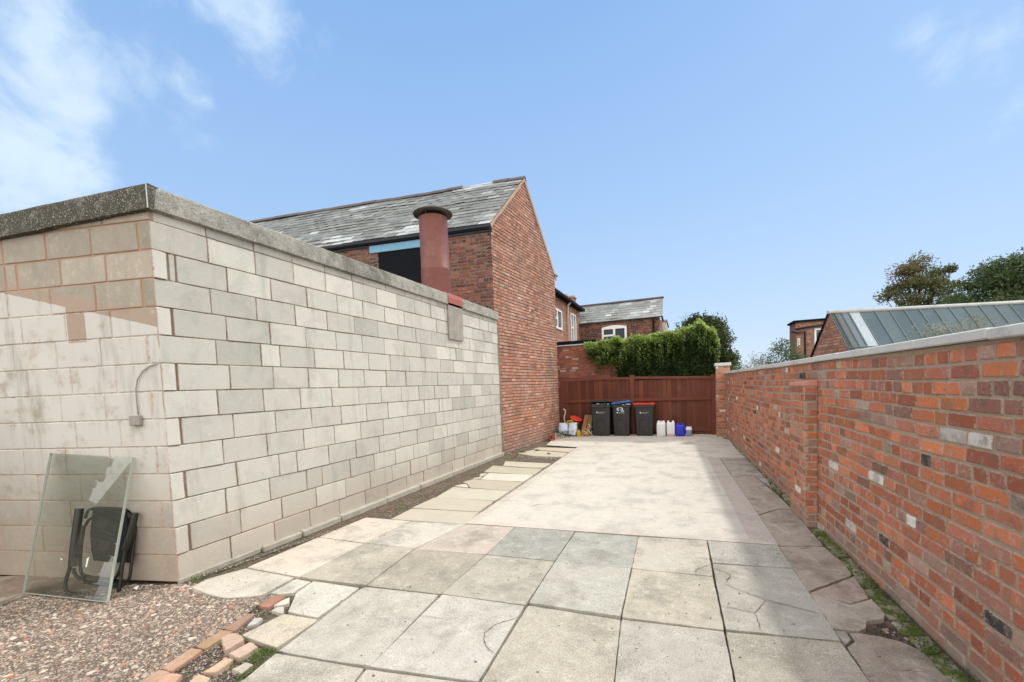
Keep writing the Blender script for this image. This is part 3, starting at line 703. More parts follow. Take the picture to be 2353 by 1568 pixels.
strew(G(560, 1480), G(480, 1560), .08, 900, (.003, .01), dk+[(.4, .34, .28)], -.024)
tag(sg.build('soil_crumbs', M_grit), 'dark soil crumbs and grit gathered along wall feet and gaps in the paving', 'soil', None, 'stuff')
sg = MB()
strew(G(2000, 1430), G(2120, 1472), .01, 10, (.01, .014), [(.30, .26, .21)], -.02)
for p, n in (((1860, 1258), 12), ((1560, 1350), 6), ((1100, 1330), 9), ((1690, 1420), 14), ((600, 1320), 10), ((900, 1250), 12), ((1230, 1300), 8), ((730, 1290), 10), ((820, 1400), 10), ((1500, 1480), 10), ((1700, 1260), 10)):
    a = G(*p); strew(a+Vector((-.35, -.2, 0)), a+Vector((.35, .2, 0)), .15, n, (.003, .007), [(.06, .05, .04), (.14, .11, .09)], .007)
tag(sg.build('crumbs', M_grit), 'scattered dark crumbs of dirt lying on the pale slabs', 'debris', None, 'stuff')

# edging bricks and broken stones beside the gravel
edg = [([(593, 1389), (617.4, 1395), (657.5, 1368.3), (631.7, 1366.2)], (.34, .16, .115), 'brown edging brick nearest the block wall, at the far end of the row'),
 ([(514.4, 1443), (539, 1448.3), (587.3, 1409.2), (567.8, 1407.9)], (.33, .19, .14), 'dull brown edging brick beside the gravel, second in the row counting from the wall'),
 ([(449, 1483.4), (468.8, 1490), (536.5, 1449.6), (510.5, 1445.7)], (.36, .23, .14), 'mossy orange-brown edging brick in the middle of the row beside the gravel'),
 ([(369.8, 1533), (393.3, 1540.7), (466, 1491), (440, 1487)], (.44, .26, .18), 'orange edging brick with white mortar smear beside the gravel'),
 ([(305, 1575), (335, 1582), (390.7, 1542), (364.6, 1536.8)], (.45, .28, .20), 'pale orange edging brick beside the gravel, cut by the foot of the photo')]
for i, (pts, c, lb) in enumerate(edg):
    mb = MB(); P = [G(*p) for p in pts]
    mb.slab([(p.x, p.y) for p in P], -.004, .05, (*c, 1), 0, .003, .003, (0, .01), .03, rs)
    tag(mb.build('edging_brick', M_frag), lb, 'brick', 'edging bricks between gravel and paving')
frs = [([(508, 1473), (518, 1501.7), (563.8, 1474), (541.7, 1461), (526, 1462.6)], (.50, .35, .28), .03, 'thick pink broken stone standing highest beside the mossy gap', True),
 ([(524.8, 1504.3), (549.5, 1516), (596.4, 1486), (573, 1475.6)], (.52, .37, .30), .012, 'pink broken stone with a dark chip next to the green moss', True),
 ([(466, 1544.6), (494.8, 1546), (539, 1516), (518, 1513.4)], (.52, .36, .25), .008, 'flat peach-coloured broken stone left of the small dark grit pile', True),
 ([(531, 1538), (554.7, 1548.5), (586, 1527.7), (565, 1522.5)], (.50, .42, .36), .008, 'greyish broken stone with moss along its lower edge', True),
 ([(425, 1575), (466, 1582), (484, 1559), (458, 1547)], (.52, .37, .26), .006, 'buff broken stone cut by the foot of the photo beside the edging bricks', True),
 ([(350, 1573), (390.6, 1578), (422, 1548.5), (385.5, 1546)], (.50, .28, .20), .004, 'pink flat half brick touching the nearest edging brick at the photo foot', True),
 ([(627, 1392), (664.6, 1386), (666, 1370.5), (646, 1379)], (.55, .51, .45), .0, 'small pale triangular stone beside the farthest edging brick', True),
 ([(565.8, 1438), (590, 1432), (606, 1418), (583, 1419)], (.52, .50, .46), .0, 'small whitish stone between edging bricks and the yellow slab', True),
 ([(623, 1402), (651.8, 1409), (651.8, 1392), (637.4, 1393.5)], (.50, .46, .40), .0, 'small grey stone chip touching the corner of the yellow slab', True)]
for pts, c, z, lb, _ in frs:
    mb = MB(); P = [G(*p) for p in pts]
    mb.slab([(p.x, p.y) for p in P], z*.8-.004, .03+z, (*c, 1), 0, .003, .005, (rs.uniform(-.03, .03), rs.uniform(-.03, .03)), .03, rs)
    tag(mb.build('broken_stone', M_frag), lb, 'stone', 'broken stones beside the gravel')

def leafmesh(mb, p, s, rnd, c, up=.3):
    n = Vector((rnd.gauss(0, 1), rnd.gauss(0, 1), rnd.gauss(0, 1)+up)).normalized(); a = n.orthogonal().normalized(); b = n.cross(a)
    t = rnd.uniform(0, 2*pi); a, b = a*cos(t)+b*sin(t), b*cos(t)-a*sin(t)
    w_ = s*rnd.uniform(.35, .55)
    i = mb.verts([p-a*s*.5, p+b*w_*.5+n*s*.08, p+a*s*.5, p-b*w_*.5+n*s*.08]); mb.face((i, i+1, i+2, i+3), None, (c, rnd.random(), 0, 1))
ms = MB(); rs = random.Random(31)
def moss(px, py, rad, n, s=.012, z=-.012):
    c = G(px, py)
    for _ in range(n): leafmesh(ms, Vector((c.x+rs.gauss(0, rad), c.y+rs.gauss(0, rad*.6), z+rs.uniform(0, .012))), s*rs.uniform(.5, 1.2), rs, rs.random(), 1.)
for a in ((612, 1492, .035, 260), (598, 1503, .03, 150), (575, 1535, .03, 120), (560, 1550, .03, 200), (545, 1525, .03, 120), (640, 1500, .02, 80), (590, 1515, .04, 200), (935, 1351, .03, 80), (1130, 1567, .03, 150), (1200, 1574, .03, 80)): moss(*a)
for (a, b, n) in (((1866, 1218), (1945, 1296), 900), ((1945, 1300), (2030, 1390), 900), ((2040, 1400), (2130, 1500), 800), ((2130, 1500), (2220, 1568), 350), ((1893, 1216), (2046, 1372), 500)):
    for _ in range(n):
        t = rs.random(); p = G(a[0]+(b[0]-a[0])*t+rs.uniform(0, 34)*1., a[1]+(b[1]-a[1])*t)
        leafmesh(ms, Vector((p.x+rs.gauss(0, .02), p.y, -.006+rs.uniform(0, .010))), rs.uniform(.006, .013), rs, rs.random()*.6, 1.)
tag(ms.build('moss', L_weed), 'green moss growing in the paving gaps and along the brick wall foot', 'moss', None, 'stuff')
wd = MB()
for (px, py, n, s) in ((920, 1168, 26, .03), (447, 1336, 40, .02), (455, 1330, 30, .02), (1200, 1040, 60, .04), (1235, 1036, 60, .04), (1260, 1044, 50, .03), (1185, 1050, 40, .03)):
    c = G(px, py)
    for _ in range(n): leafmesh(wd, Vector((c.x+rs.gauss(0, .03), c.y+rs.gauss(0, .02), rs.uniform(-.02, .03))), s, rs, rs.uniform(.3, 1), .6)
tag(wd.build('small_weeds', L_weed), 'tiny weeds sprouting in the soil strip beside the block wall', 'weeds', None, 'stuff')

# ================================================================== BLOCK BUILDING (left)
bb = thing('block_outbuilding', 'flat-roofed pale concrete block outbuilding with a grey concrete fascia', 'outbuilding', (0, 0, 0))
C0 = Vector((-3.923, 2.176, 0)); E0 = Vector((-3.882, 8.93, 0)); UW = (E0-C0).normalized(); NW = Vector((UW.y, -UW.x, 0))
FD = Vector((-5.742+3.923, 1.766-2.176, 0)).normalized(); NF = Vector((-FD.y, FD.x, 0)) 
if NF.y > 0: NF = -NF
g_ = .2265
def block(mb, O, U, N, a, b, z0, z1, proud, rnd, c=None):
    tl = .0014 if N is NF else .003
    brick_geo(mb, O, U, N, a, b, z0, z1, .04, proud, c or (rnd.random()*.93, rnd.random()), .005, .0028, True, rnd, 0, tl)
mb = MB(); rs = random.Random(2); WL = (E0-C0).length
joints = {0: .44, 1: .56}
for k in range(14):
    z0 = k*g_+.003; z1 = min((k+1)*g_-.003, 3.03); 
    if k == 0: z0 = .0
    u = 0.; ev = (k % 2 == 0) if k < 13 else True
    if not ev:
        block(mb, C0, UW, NW, 0, .1, z0, z1, .008, rs, (.75, .9)); u = .122
        if k == 11: block(mb, C0, UW, NW, .122, .165, z0, z1, -.002, rs); u = .178
        nx_ = .56 if k != 11 else .60
    else: nx_ = .44+rs.uniform(-.01, .01)
    first = True
    while u < WL-.03:
        e = nx_ if first else u+.442+rs.uniform(-.006, .006)
        if rs.random() < .04 and not first: e = u+.21
        e = min(e, WL)
        c = None
        if k == 12 and 2.73 < u < 3.1: c = (1., .55)
        if k == 10 and 2.0 < u < 2.5: c = (.6, .2)
        block(mb, C0, UW, NW, u, e, z0, z1, rs.uniform(-.001, .002) + (-.006 if k == 13 else 0), rs, c)
        first = False; u = e+.007
wallpoly(mb, C0, UW, [(0.0, 0), (WL, 0), (WL, 3.03), (0.0, 3.03)], NW, .014, 1)
mb.build('side_wall', [M_block, M_bmort], bb)
# plinth lip
mb = MB()
for a, b in ((.0, .74), (.75, 1.2), (1.21, 1.75), (1.76, 2.6), (2.61, 3.4), (3.42, 4.4), (4.41, 5.4), (5.42, 6.7)):
    pj_ = min(.075, .012+a*.045); mb.box((a, -.02, -.03), (b, pj_+rs.uniform(-.004, .004), .026+min(.02, a*.01)+rs.uniform(-.004, .004)), (.44, .40, .34, 1), 0, C0, UW, NW, bev=.008)
mb.build('plinth', M_frag, bb)
mb = MB(); FL = 5.2
for k in range(14):
    z0 = k*g_+.004; z1 = min((k+1)*g_-.004, 3.02)
    if k == 0: z0 = 0
    ev = k % 2 == 0; u = .0
    if ev: block(mb, C0, FD, NF, .0, .1, z0, z1, .0, rs, (.9, .1)); u = .124
    while u < FL:
        e = u+.442 if not (u < .2 and not ev) else u+.44
        if k in (11,) and 1.3 < u < 1.4: e = u+.11
        zt = min(z1, 3.02-.063*u)
        if zt-z0 > .02: block(mb, C0, FD, NF, u, e, z0, zt, rs.uniform(-.001, .002), rs, (rs.random()*.5+.2, rs.random()))
        u = e+(.012 if k > 8 else .008)
wallpoly(mb, C0, FD, [(0.0, 0), (FL, 0), (FL, 3.02-.063*FL), (0.0, 3.02)], NF, .0055, 1)
mb.build('front_wall', [M_blockf, M_bmortf], bb)
# deep-set joints at the corner are filled dark behind; roof deck and fascia
RZ = lambda p: 3.205+.063*((p-C0).dot(-FD))
mb = MB()
def fp(u, v): return C0+UW*v+FD*u
dk_ = [fp(-.035, -.035), fp(-.035, WL), fp(FL, WL), fp(FL, -.035)]
top = [Vector((p.x, p.y, min(3.2, 3.2-.063*max(0, (p-C0).dot(FD))))) for p in dk_]
mb.poly(top, (.12, .12, .11, 1)); mb.poly([p-Vector((0, 0, .1)) for p in reversed(top)], (.12, .12, .11, 1))
mb.build('roof', M_fasc, bb)
mb = MB(); rs = random.Random(6)
sg_ = [(.012, 2.55), (2.556, 4.47)]
fz = lambda u: (3.025, 3.205)
for a, b in ((.02, 2.3), (2.304, 4.56), (5.09, WL)):
    n = int((b-a)/.12); rings = []
    for i in range(n+1):
        u = a+(b-a)*i/n
        r = lambda: rs.uniform(-.004, .004)
        P = lambda x, z: C0+UW*u+NW*x+Vector((0, 0, z))
        rings.append([P(.0, 3.022+r()), P(.042, 3.03+r()), P(.040, 3.10), P(.036, 3.197+r()), P(.028, 3.212+r()*.5), P(-.06, 3.215), P(-.06, 3.1)])
    mb.loft(rings, (.37, .36, .315, 1), 0, True, True, True)
n = 40; rings = []
for i in range(n+1):
    u = FL*i/n-.046*(i == 0); dz = -.063*max(0, u)
    P = lambda x, z: C0+FD*u+NF*x+Vector((0, 0, z+dz))
    r = lambda: rs.uniform(-.004, .004)
    rings.append([P(.0, 3.015+r()), P(.042, 3.02+r()), P(.040, 3.1), P(.036, 3.195+r()), P(.028, 3.213+r()), P(-.06, 3.216), P(-.06, 3.1)])
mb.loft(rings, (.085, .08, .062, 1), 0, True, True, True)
mb.build('fascia', M_fasc, bb)
mb = MB(); mb.box((-.003, -.003, 3.02), (.003, .003, 3.20), (0, 0, 0, 1), 0, C0+NF*.044-FD*.048)
mb.build('corner_trim', M_cope, bb)
# closing walls (rear, left) so the building is solid from other positions
mb = MB()
for a, b in ((dk_[1], dk_[2]), (dk_[2], dk_[3])):
    mb.quad((a.x, a.y, 0), (b.x, b.y, 0), (b.x, b.y, 2.8), (a.x, a.y, 2.8), (.4, .4, .5, .5), 0)
mb.build('rear_wall', M_bmort, bb)
mb = MB(); mb.box((.0, -.005, 0), (.14, .045, .0), O=C0)
# red flashing over fascia and the stained sheet below it
mb = MB(); O = C0+UW*4.56
mb.loft([[O+UW*u+NW*x+Vector((0, 0, z)) for x, z in ((.05, 3.05), (.053, 3.15), (.04, 3.225), (-.03, 3.25), (-.18, 3.27), (-.18, 3.24), (.0, 3.1))] for u in (0., .25, .52)], mi=0, closed=True, cap0=True, cap1=True)
mb.build('flashing', M_redlead, bb)
mb = MB(); mb.box((4.57, .004, 2.41), (5.09, .034, 3.02), (.4, .4, .4, 1), 0, C0, UW, NW, bev=.006); mb.build('cover_sheet', M_plate, bb)
# cable and junction box on the shaded front
cb = thing('junction_box', 'small square junction box with a thin cable on the whitened front wall', 'junction box', (0, 0, 0))
ctr = PL(318, 966, C0, NF)
mb = MB(); mb.box((-.048, .002, -.042), (.048, .04, .042), (0, 0, 0, 1), 0, ctr, FD, NF, bev=.006); mb.build('box', M_cable, cb)
mb = MB(); mb.tube([PL(x, y, C0+NF*.012, NF) for x, y in ((318, 956), (314, 925), (312, 895), (316, 872), (328, 853), (345, 841), (362, 836))], .0045, 8); mb.build('cable', M_cable, cb)

# flue
FXY = Vector((-4.22, 7.05, 0)); 
ft = PL(995, 503, (0, FXY.y, 0), (0, 1, 0)); FXY.x = ft.x; fz1 = ft.z; fr_ = .265
t_ = thing('flue_pipe', 'tall oxide-red metal flue pipe with a flat cowl on the block roof', 'flue', (FXY.x, FXY.y, 0))
def ringz(z, r, n=36): return [Vector((cos(2*pi*k/n)*r, sin(2*pi*k/n)*r, z)) for k in range(n)]
fr_ = .262
mb = MB(); mb.loft([ringz(3.1, fr_+.012), ringz(3.72, fr_+.008), ringz(3.74, fr_+.012), ringz(3.76, fr_), ringz(fz1-.02, fr_), ringz(fz1, fr_+.006), ringz(fz1, fr_-.012), ringz(fz1-.5, fr_-.012)], sm=True); mb.build('pipe', M_flue, t_)
mb = MB(); cz = fz1+.065
mb.loft([ringz(cz-.0, .001), ringz(cz, .36), ringz(cz+.016, .365), ringz(cz+.10, .20), ringz(cz+.135, .001)], sm=True); mb.build('cowl', M_cowl, t_)
for a in (.5, 2.6, 4.7):
    mb = MB(); mb.tube([(cos(a)*(fr_-.02), sin(a)*(fr_-.02), fz1-.1), (cos(a)*(fr_-.02), sin(a)*(fr_-.02), cz+.03)], .012, 6); mb.build('bracket', M_cowl, t_)

# rubble stone wall sliver at far left
sw = MB(); rs = random.Random(14)
SWO = G(25, 1312); SWU = Vector((-.1, -1, 0)).normalized(); SWN = Vector((1, -.1, 0)).normalized()
z = -.02
while z < 1.62:
    hgt = rs.uniform(.07, .13); u = rs.uniform(-.1, 0)
    while u < 1.6:
        L = rs.uniform(.1, .28); brick_geo(sw, SWO, SWU, SWN, u, u+L, z, z+hgt, .06, rs.uniform(-.015, .02), (rs.random(), rs.random()), .012, .008, True, rs, 0, .008); u += L+.012
    z += hgt+.012
wallpoly(sw, SWO, SWU, [(-.1, -.02), (1.6, -.02), (1.6, 1.6), (-.1, 1.6)], SWN, .02, 1)
sw.box((-.1, -.45, -.02), (1.6, -.061, 1.6), (.4, .4, .4, 1), 1, SWO, SWU, SWN)
tag(sw.build('stone_wall', [brick_mat('rubble stone', [(0, (.13, .10, .085)), (.4, (.20, .12, .09)), (.7, (.26, .22, .19)), (.9, (.09, .075, .065))], (.2, .16, .13), .004), M_bmort]), 'dark rubble stone wall at the far left edge beside the block front', 'wall')

# ================================================================== YARD WALL (right)
yw = thing('yard_wall', 'long reclaimed red brick wall with pale concrete coping on the right', 'brick wall', (0, 0, 0))
WO = Vector((RW(.9), .9, 0)); WE = Vector((RW(12.35), 12.35, 0)); WU = (WE-WO).normalized(); WN = Vector((-WU.y, WU.x, 0)); WLn = (WE-WO).length
rs = random.Random(17)
mb = MB()
masonry(mb, WO, WU, WN, (-.03, 1.63), lambda z: (0, WLn), .083, .0705, .220, .0125, 5, None, True, .0045, 0, .03, rs, 2, None, True, .007, .0018, .022, .25)
wallpoly(mb, WO, WU, [(0, -.03), (WLn, -.03), (WLn, 1.63), (0, 1.63)], WN, .0075, 1)
WT = .215
P0, P1 = WO-WN*WT, WE-WN*WT
mb.quad((P0.x, P0.y, 0), (P1.x, P1.y, 0), (P1.x, P1.y, 1.63), (P0.x, P0.y, 1.63), (.4, .5, 9, 9), 1)
mb.quad((P0.x, P0.y, 1.63), (P1.x, P1.y, 1.63), tuple(WE+Vector((0, 0, 1.63))), tuple(WO+Vector((0, 0, 1.63))), (.4, .5, 9, 9), 1)
mb.quad(tuple(WO), (P0.x, P0.y, 0), (P0.x, P0.y, 1.63), tuple(WO+Vector((0, 0, 1.63))), (.4, .5, 9, 9), 1)
mb.build('brickwork', [M_rbrick, M_rmortar], yw)
mb = MB(); u = -.1
while u < WLn:
    L = .60; dz = rs.uniform(-.003, .003)
    mb.box((u, -.26, 1.632+dz), (min(u+L, WLn), .032, 1.684+dz), (.5, .5, .5, 1), 0, WO, WU, WN, bev=.006); u += L+.006
mb.build('coping', M_cope, yw)
# pier against the wall
pr = thing('brick_pier', 'short brick buttress pier with sloped tile cap against the yard wall', 'brick pier', (0, 0, 0))
pu0 = (Vector((RW(5.05), 5.05, 0))-WO).dot(WU); PW = .56; PD = .11
mb = MB(); rs = random.Random(23)
FO = WO+WU*pu0; 
masonry(mb, FO, WN, -WU, (-.03, 1.40), lambda z: (0, PD), .0755, .0635, .13, .011, 0, None, True, .003, 0, .03, rs, 0, lambda a, z, r: (r.choice([.1, .3, .05, .5, .85, .4]), r.random()*.7))
masonry(mb, FO+WN*PD, WU, WN, (-.03, 1.40), lambda z: (0, PW), .0755, .0635, .215, .011, 4, None, True, .003, 0, .03, rs, 1)
masonry(mb, FO+WU*PW, WN, WU, (-.03, 1.40), lambda z: (0, PD), .0755, .0635, .13, .011, 0, None, False, .003, 0, .03, rs)
mb.box((.006, .0, -.03), (PW-.006, PD-.006, 1.40), (.5, .5, 1, 1), 1, FO, WU, WN)
mb.build('brickwork', [M_rbrick, M_rmortar], pr)
mb = MB(); u = .0
while u < PW-.02:
    L = .14
    mb.loft([[FO+WU*uu+WN*x+Vector((0, 0, z)) for x, z in ((PD+.004, 1.402), (PD+.004, 1.43), (.0, 1.455), (.0, 1.402))] for uu in (u, u+L)], (.55, .25, .19, 1), 0, True, True, True); u += L+.005
mb.build('tile_cap', attr_mat('clay tile', .8), pr)
# end pillar
ep = thing('gate_pillar', 'square brick pillar with pale flat cap beside the gate at the far end', 'pillar', (0, 0, 0))
q0 = G(1646, 1003); EX0, EX1, EY0, EY1 = .775, 1.10, 12.40, 12.72
mb = MB(); rs = random.Random(29)
masonry(mb, (EX0, EY0, 0), (1, 0, 0), (0, -1, 0), (-.03, 1.84), lambda z: (0, EX1-EX0), .0755, .0635, .215, .011, 2, None, False, .002, 0, .03, rs)
masonry(mb, (EX0, EY1, 0), (0, -1, 0), (-1, 0, 0), (-.03, 1.84), lambda z: (0, EY1-EY0), .0755, .0635, .215, .011, 2, None, False, .002, 0, .03, rs)
mb.box((EX0+.006, EY0+.006, -.03), (EX1, EY1, 1.845), (.5, .5, 1, 1), 1)
mb.build('brickwork', [M_rbrick, M_rmortar], ep)
mb = MB(); mb.box((EX0-.03, EY0-.03, 1.846), (EX1+.03, EY1+.03, 1.925), (0, 0, 0, 1), 0, bev=.008); mb.build('cap', M_cope, ep)
mb = MB(); mb.box((.0, -.01, -.03), (.02, .0, .03), O=(EX0, EY0, 1.45))

# ================================================================== GATE FENCE
gt = thing('timber_gates', 'pair of closed red-brown stained timber gates at the end of the yard', 'gate', (0, 0, 0))
GO = Vector((-3.60, 12.99, 0)); GE = Vector((.80, 12.86, 0)); GU = (GE-GO).normalized(); GN = Vector((GU.y, -GU.x, 0)); GL = (GE-GO).length
xm = (PL(1454, 930, GO, GN)-GO).dot(GU); xa = .02; xb = GL
zt0 = PL(1290, 868, GO, GN).z; zt1 = PL(1640, 863, GO, GN).z; ztm = PL(1454, 865, GO, GN).z
print('gate tops', zt0, ztm, zt1, xm, GL)
for (a, b, za, zb, dark) in ((xa+.12, xm-.06, zt0-.02, ztm-.02, 0), (xm+.06, xb-.12, ztm-.01, zt1-.01, 1)):
    mb = MB(); u = a; rs = random.Random(int(a*10))
    nb = int((b-a)/.125); bw = (b-a)/nb
    for i in range(nb):
        zt = min(za, zb)-.04
        mb.box((u+.001, -.004+rs.uniform(-.002, .002), .008), (u+bw-.001, .016, zt), (rs.random(), 0, 0, 1), 0, GO, GU, GN, bev=.004); u += bw
    mb.build('board_panel', M_timber, gt)
    mb = MB(); P = lambda u, n, z: GO+GU*u+GN*n+Vector((0, 0, z))
    mb.loft([[P(a, .02, za-.07), P(a, .055, za-.07), P(a, .055, za), P(a, .02, za)], [P(b, .02, zb-.07), P(b, .055, zb-.07), P(b, .055, zb), P(b, .02, zb)]], mi=0, cap0=True, cap1=True); mb.build('top_rail', M_timber2, gt)
    zm = PL(1380, 921, GO, GN).z
    mb = MB(); mb.box((a, .02, zm-.045), (b, .055, zm+.045), (0, 0, 0, 1), 0, GO, GU, GN, bev=.004); mb.build('middle_rail', M_timber2, gt)
    mb = MB(); mb.box((a, .02, .10), (b, .055, .20), (0, 0, 0, 1), 0, GO, GU, GN, bev=.004); mb.build('bottom_rail', M_timber2, gt)
for u, zt in ((xa+.06, zt0+.02), (xm, ztm+.03), (xb-.06, zt1+.03)):
    mb = MB(); mb.box((u-.06, -.02, 0), (u+.06, .075, zt), (0, 0, 0, 1), 0, GO, GU, GN, bev=.006); mb.build('post', M_timber2, gt)

# ================================================================== BRICK HOUSE WITH GABLE
hs = thing('gable_house', 'tall old brick house with slate roof and windowless gable beside the yard', 'house', (0, 0, 0))
K0 = Vector((-3.943, 8.955, 0)); K1 = Vector((-3.575, 12.72, 0)); KU = (K1-K0).normalized(); KN = Vector((KU.y, -KU.x, 0)); KL = (K1-K0).length
AP = PL(1203, 412, K0, KN); EL = PL(1127, 513, K0, KN); ER = PL(1274, 630, K0, KN)
ua, ue0, ue1 = (AP-K0).dot(KU), (EL-K0).dot(KU), (ER-K0).dot(KU)
print('gable', AP, EL, ER, ua, ue0, ue1, KL)
def gr_range(z):
    a, b = 0., KL
    if z > EL.z-.05: a = max(a, (z-EL.z+.05)/(AP.z-EL.z)*ua)
    if z > ER.z: b = min(b, KL-(z-ER.z)/(AP.z-ER.z)*(KL-ua))
    return a, b
mb = MB(); rs = random.Random(41)
def gcol(a, z, r):
    x = r.random(); 
    if z < 2.2: x = x*.75+.05 if r.random() < .7 else .55+.14*r.random()
    return (x, r.random()*(.8 if z > 1. else 1.))
masonry(mb, K0, KU, KN, (-.03, AP.z-.1), gr_range, .0765, .0635, .216, .005, 4, None, False, .002, 0, .03, rs, 0, gcol, False, .004, .003, .014, .2)
wallpoly(mb, K0, KU, [(0, -.03), (KL, -.03), (KL, ER.z), (ua, AP.z-.03), (0, EL.z-.03)], KN, .014, 1)
mb.build('gable_wall', [M_gbrick, M_gmortar], hs)
# facade facing the camera side
HD = Vector((-.991, -.134, 0)).normalized(); HN = Vector((.134, -.991, 0)).normalized()
mb = MB(); FW = 9.
lo_ = PL(870, 600, K0, HN); hole_u0 = (PL(1000, 600, K0, HN)-K0).dot(HD); hole_u1 = (PL(870, 600, K0, HN)-K0).dot(HD)
hz = PL(920, 575, K0, HN).z
hole_u0 = (PL(1012, 600, K0, HN)-K0).dot(HD)
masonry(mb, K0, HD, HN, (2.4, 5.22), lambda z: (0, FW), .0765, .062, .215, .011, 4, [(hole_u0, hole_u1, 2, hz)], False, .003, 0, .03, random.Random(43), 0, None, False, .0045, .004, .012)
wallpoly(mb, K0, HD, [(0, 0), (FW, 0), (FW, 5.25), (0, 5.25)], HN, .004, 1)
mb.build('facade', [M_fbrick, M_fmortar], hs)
mb = MB(); mb.box((hole_u0, -.1, 2.4), (hole_u1, .01, hz), (0, 0, 0, 1), 0, K0, HD, HN); mb.build('boarded_opening', M_black, hs)
l0 = (PL(850, 570, K0, HN)-K0).dot(HD); lz0 = PL(850, 580, K0, HN).z; lz1 = PL(850, 563, K0, HN).z
mb = MB(); mb.box((hole_u0-.02, -.02, hz), (l0, .035, hz+(lz1-lz0)), (0, 0, 0, 1), 0, K0, HD, HN, bev=.006); mb.build('lintel', M_blue, hs)
print('lintel', hole_u0, hole_u1, hz, l0, lz0, lz1)
# roof
def roof(parent, R0, E_, D, length, mat, sw=.26, exp=.19, seed=3, pale=None, wob=.02, name='roof'):
    
    mb = MB(); rs = random.Random(seed); R0 = Vector(R0); E_ = Vector(E_); Sv = E_-R0; SL = Sv.length; Sv.normalize(); Nn = D.cross(Sv).normalized()
    if Nn.z < 0: Nn = -Nn
    nrow = int(SL/exp)+1
    for r in range(nrow):
        s0 = SL-r*exp; s1 = max(s0-exp-.06, -.0)
        if s0 <= .02: continue
        u = -.04-(sw*.5 if r % 2 else 0)
        while u < length:
            w_ = sw-.004; a = max(u, -.04+rs.uniform(-.01, .01)); b = u+w_
            dz = wob*mnoise.noise(Vector((u*.6, r*.3, seed)))
            v = rs.random()*.9
            if pale and pale(u, s0): v = rs.uniform(.86, 1.)
            sk = rs.gauss(0, .004); lift = .012+abs(rs.gauss(0, .004))
            P = lambda uu, ss, h: R0+D*uu+Sv*ss+Nn*(h+dz)
            e0 = s0+rs.gauss(0, .006)
            q = [P(a, e0+sk, lift), P(b, e0-sk, lift), P(b, s1, .001), P(a, s1, .001)]
            q2 = [P(a, e0+sk, lift-.009), P(b, e0-sk, lift-.009)]
            i = mb.verts(q+q2); c = (v, rs.random(), 0, 1)
            mb.face((i, i+1, i+2, i+3), None, c); mb.face((i+4, i+5, i+1, i), None, c)
            mb.quad(q[0], q[3], tuple(P(a, s1, -.01)), q2[0], c)
            u += sw
    P = lambda uu, ss, h: R0+D*uu+Sv*ss+Nn*h
    mb.quad(P(0, 0, -.01), P(0, SL, -.01), P(length, SL, -.01), P(length, 0, -.01), (.1, 0, 0, 1))
    mb.quad(P(0, 0, -.05), P(0, SL, -.05), P(length, SL, -.05), P(length, 0, -.05), (.1, 0, 0, 1))
    mb.quad(P(0, 0, -.01), P(0, 0, -.05), P(0, SL, -.05), P(0, SL, -.01), (.1, 0, 0, 1))
    return mb.build(name, mat, parent)
R0 = AP+Vector((0, 0, .05)); EV = EL+KU*(-.06)+Vector((0, 0, -.02)); 
RD = HD
pale = lambda u, s: (s < .45 and u < 1.7 and mnoise.noise(Vector((u*2, s*4, 1))) > -.3) or mnoise.noise(Vector((u*1.3, s*3, 4))) > .5 or (s > 2.1 and mnoise.noise(Vector((u*.9, 1, 9))) > .0)
roof(hs, R0-KN*.02, EV-KN*.02, RD, 9.6, M_slate, .29, .175, 5, pale, .035)
EB = ER+Vector((.0, .1, -.06))
roof(hs, R0-KN*.02, EB-KN*.02, RD, 9.6, M_slate, .25, .165, 6, None, name='rear_roof')
mb = MB(); u = -.05; rs = random.Random(3)    # ridge tiles
while u < 9.5:
    L = .43; dz = rs.uniform(-.006, .006) + .025*mnoise.noise(Vector((u*.5, 0, 0)))
    if .78 < u < 1.35:
        if mb.v: mb.build('ridge_tiles', attr_mat('grey ridge tile', .8), hs); mb = MB()
        u += L; continue
    P = lambda uu, x, z: R0+RD*uu+HN*x+Vector((0, 0, z+dz))
    mb.loft([[P(uu, x, z) for x, z in ((-.15, -.10), (-.10, -.02), (0, .035), (.10, -.02), (.15, -.10), (0, -.0))] for uu in (u, u+L-.012)], (.12, .10, .095, 1), 0, True, True, True); u += L
mb.build('ridge_tiles', attr_mat('grey ridge tile', .8), hs)
mb = MB()  # cement verge under the slates
for A_, B_ in ((R0, EV), (R0, EB)):
    t = (B_-A_).normalized(); dn = Vector((0, 0, -1)); n = 18; rings = []; Lr = (B_-A_).length
    for i in range(n+1):
        p = A_+t*Lr*i/n; wv = .11+rs.uniform(-.015, .015)
        rings.append([p+KN*.0+dn*.03, p+KN*.034+dn*.022, p+KN*.028+dn*wv, p+dn*(wv+.01)])
    mb.loft(rings, (.50, .35, .26, 1), 0, True, True, True)
mb.build('verge', stone_mat('verge cement', .2, .4, .004), hs)
mb = MB()
P = lambda u, x, z: K0+HD*u+HN*x+Vector((0, 0, z)); gzt = EL.z-.05
n = 30; rings = []
for i in range(n+1):
    u = -.02+9.2*i/n; dz = .012*mnoise.noise(Vector((u, 0, 3)))
    rings.append([P(u, .0, gzt-.13+dz), P(u, .03, gzt-.13+dz), P(u, .035, gzt-.075+dz), P(u, .07, gzt-.085+dz), P(u, .115, gzt-.05+dz), P(u, .12, gzt+.0+dz), P(u, .0, gzt+.0+dz)])
mb.loft(rings, mi=0, cap0=True, cap1=True); mb.build('gutter', M_gutter, hs)
mb = MB(); mb.box((KL-.05, -.1, ER.z-.06), (KL+.20, .03, ER.z), (0, 0, 0, 1), 0, K0, KU, KN, bev=.01)
mb.build('eaves_bracket', M_cowl, hs)
B0 = K1+HD*0; mb = MB()
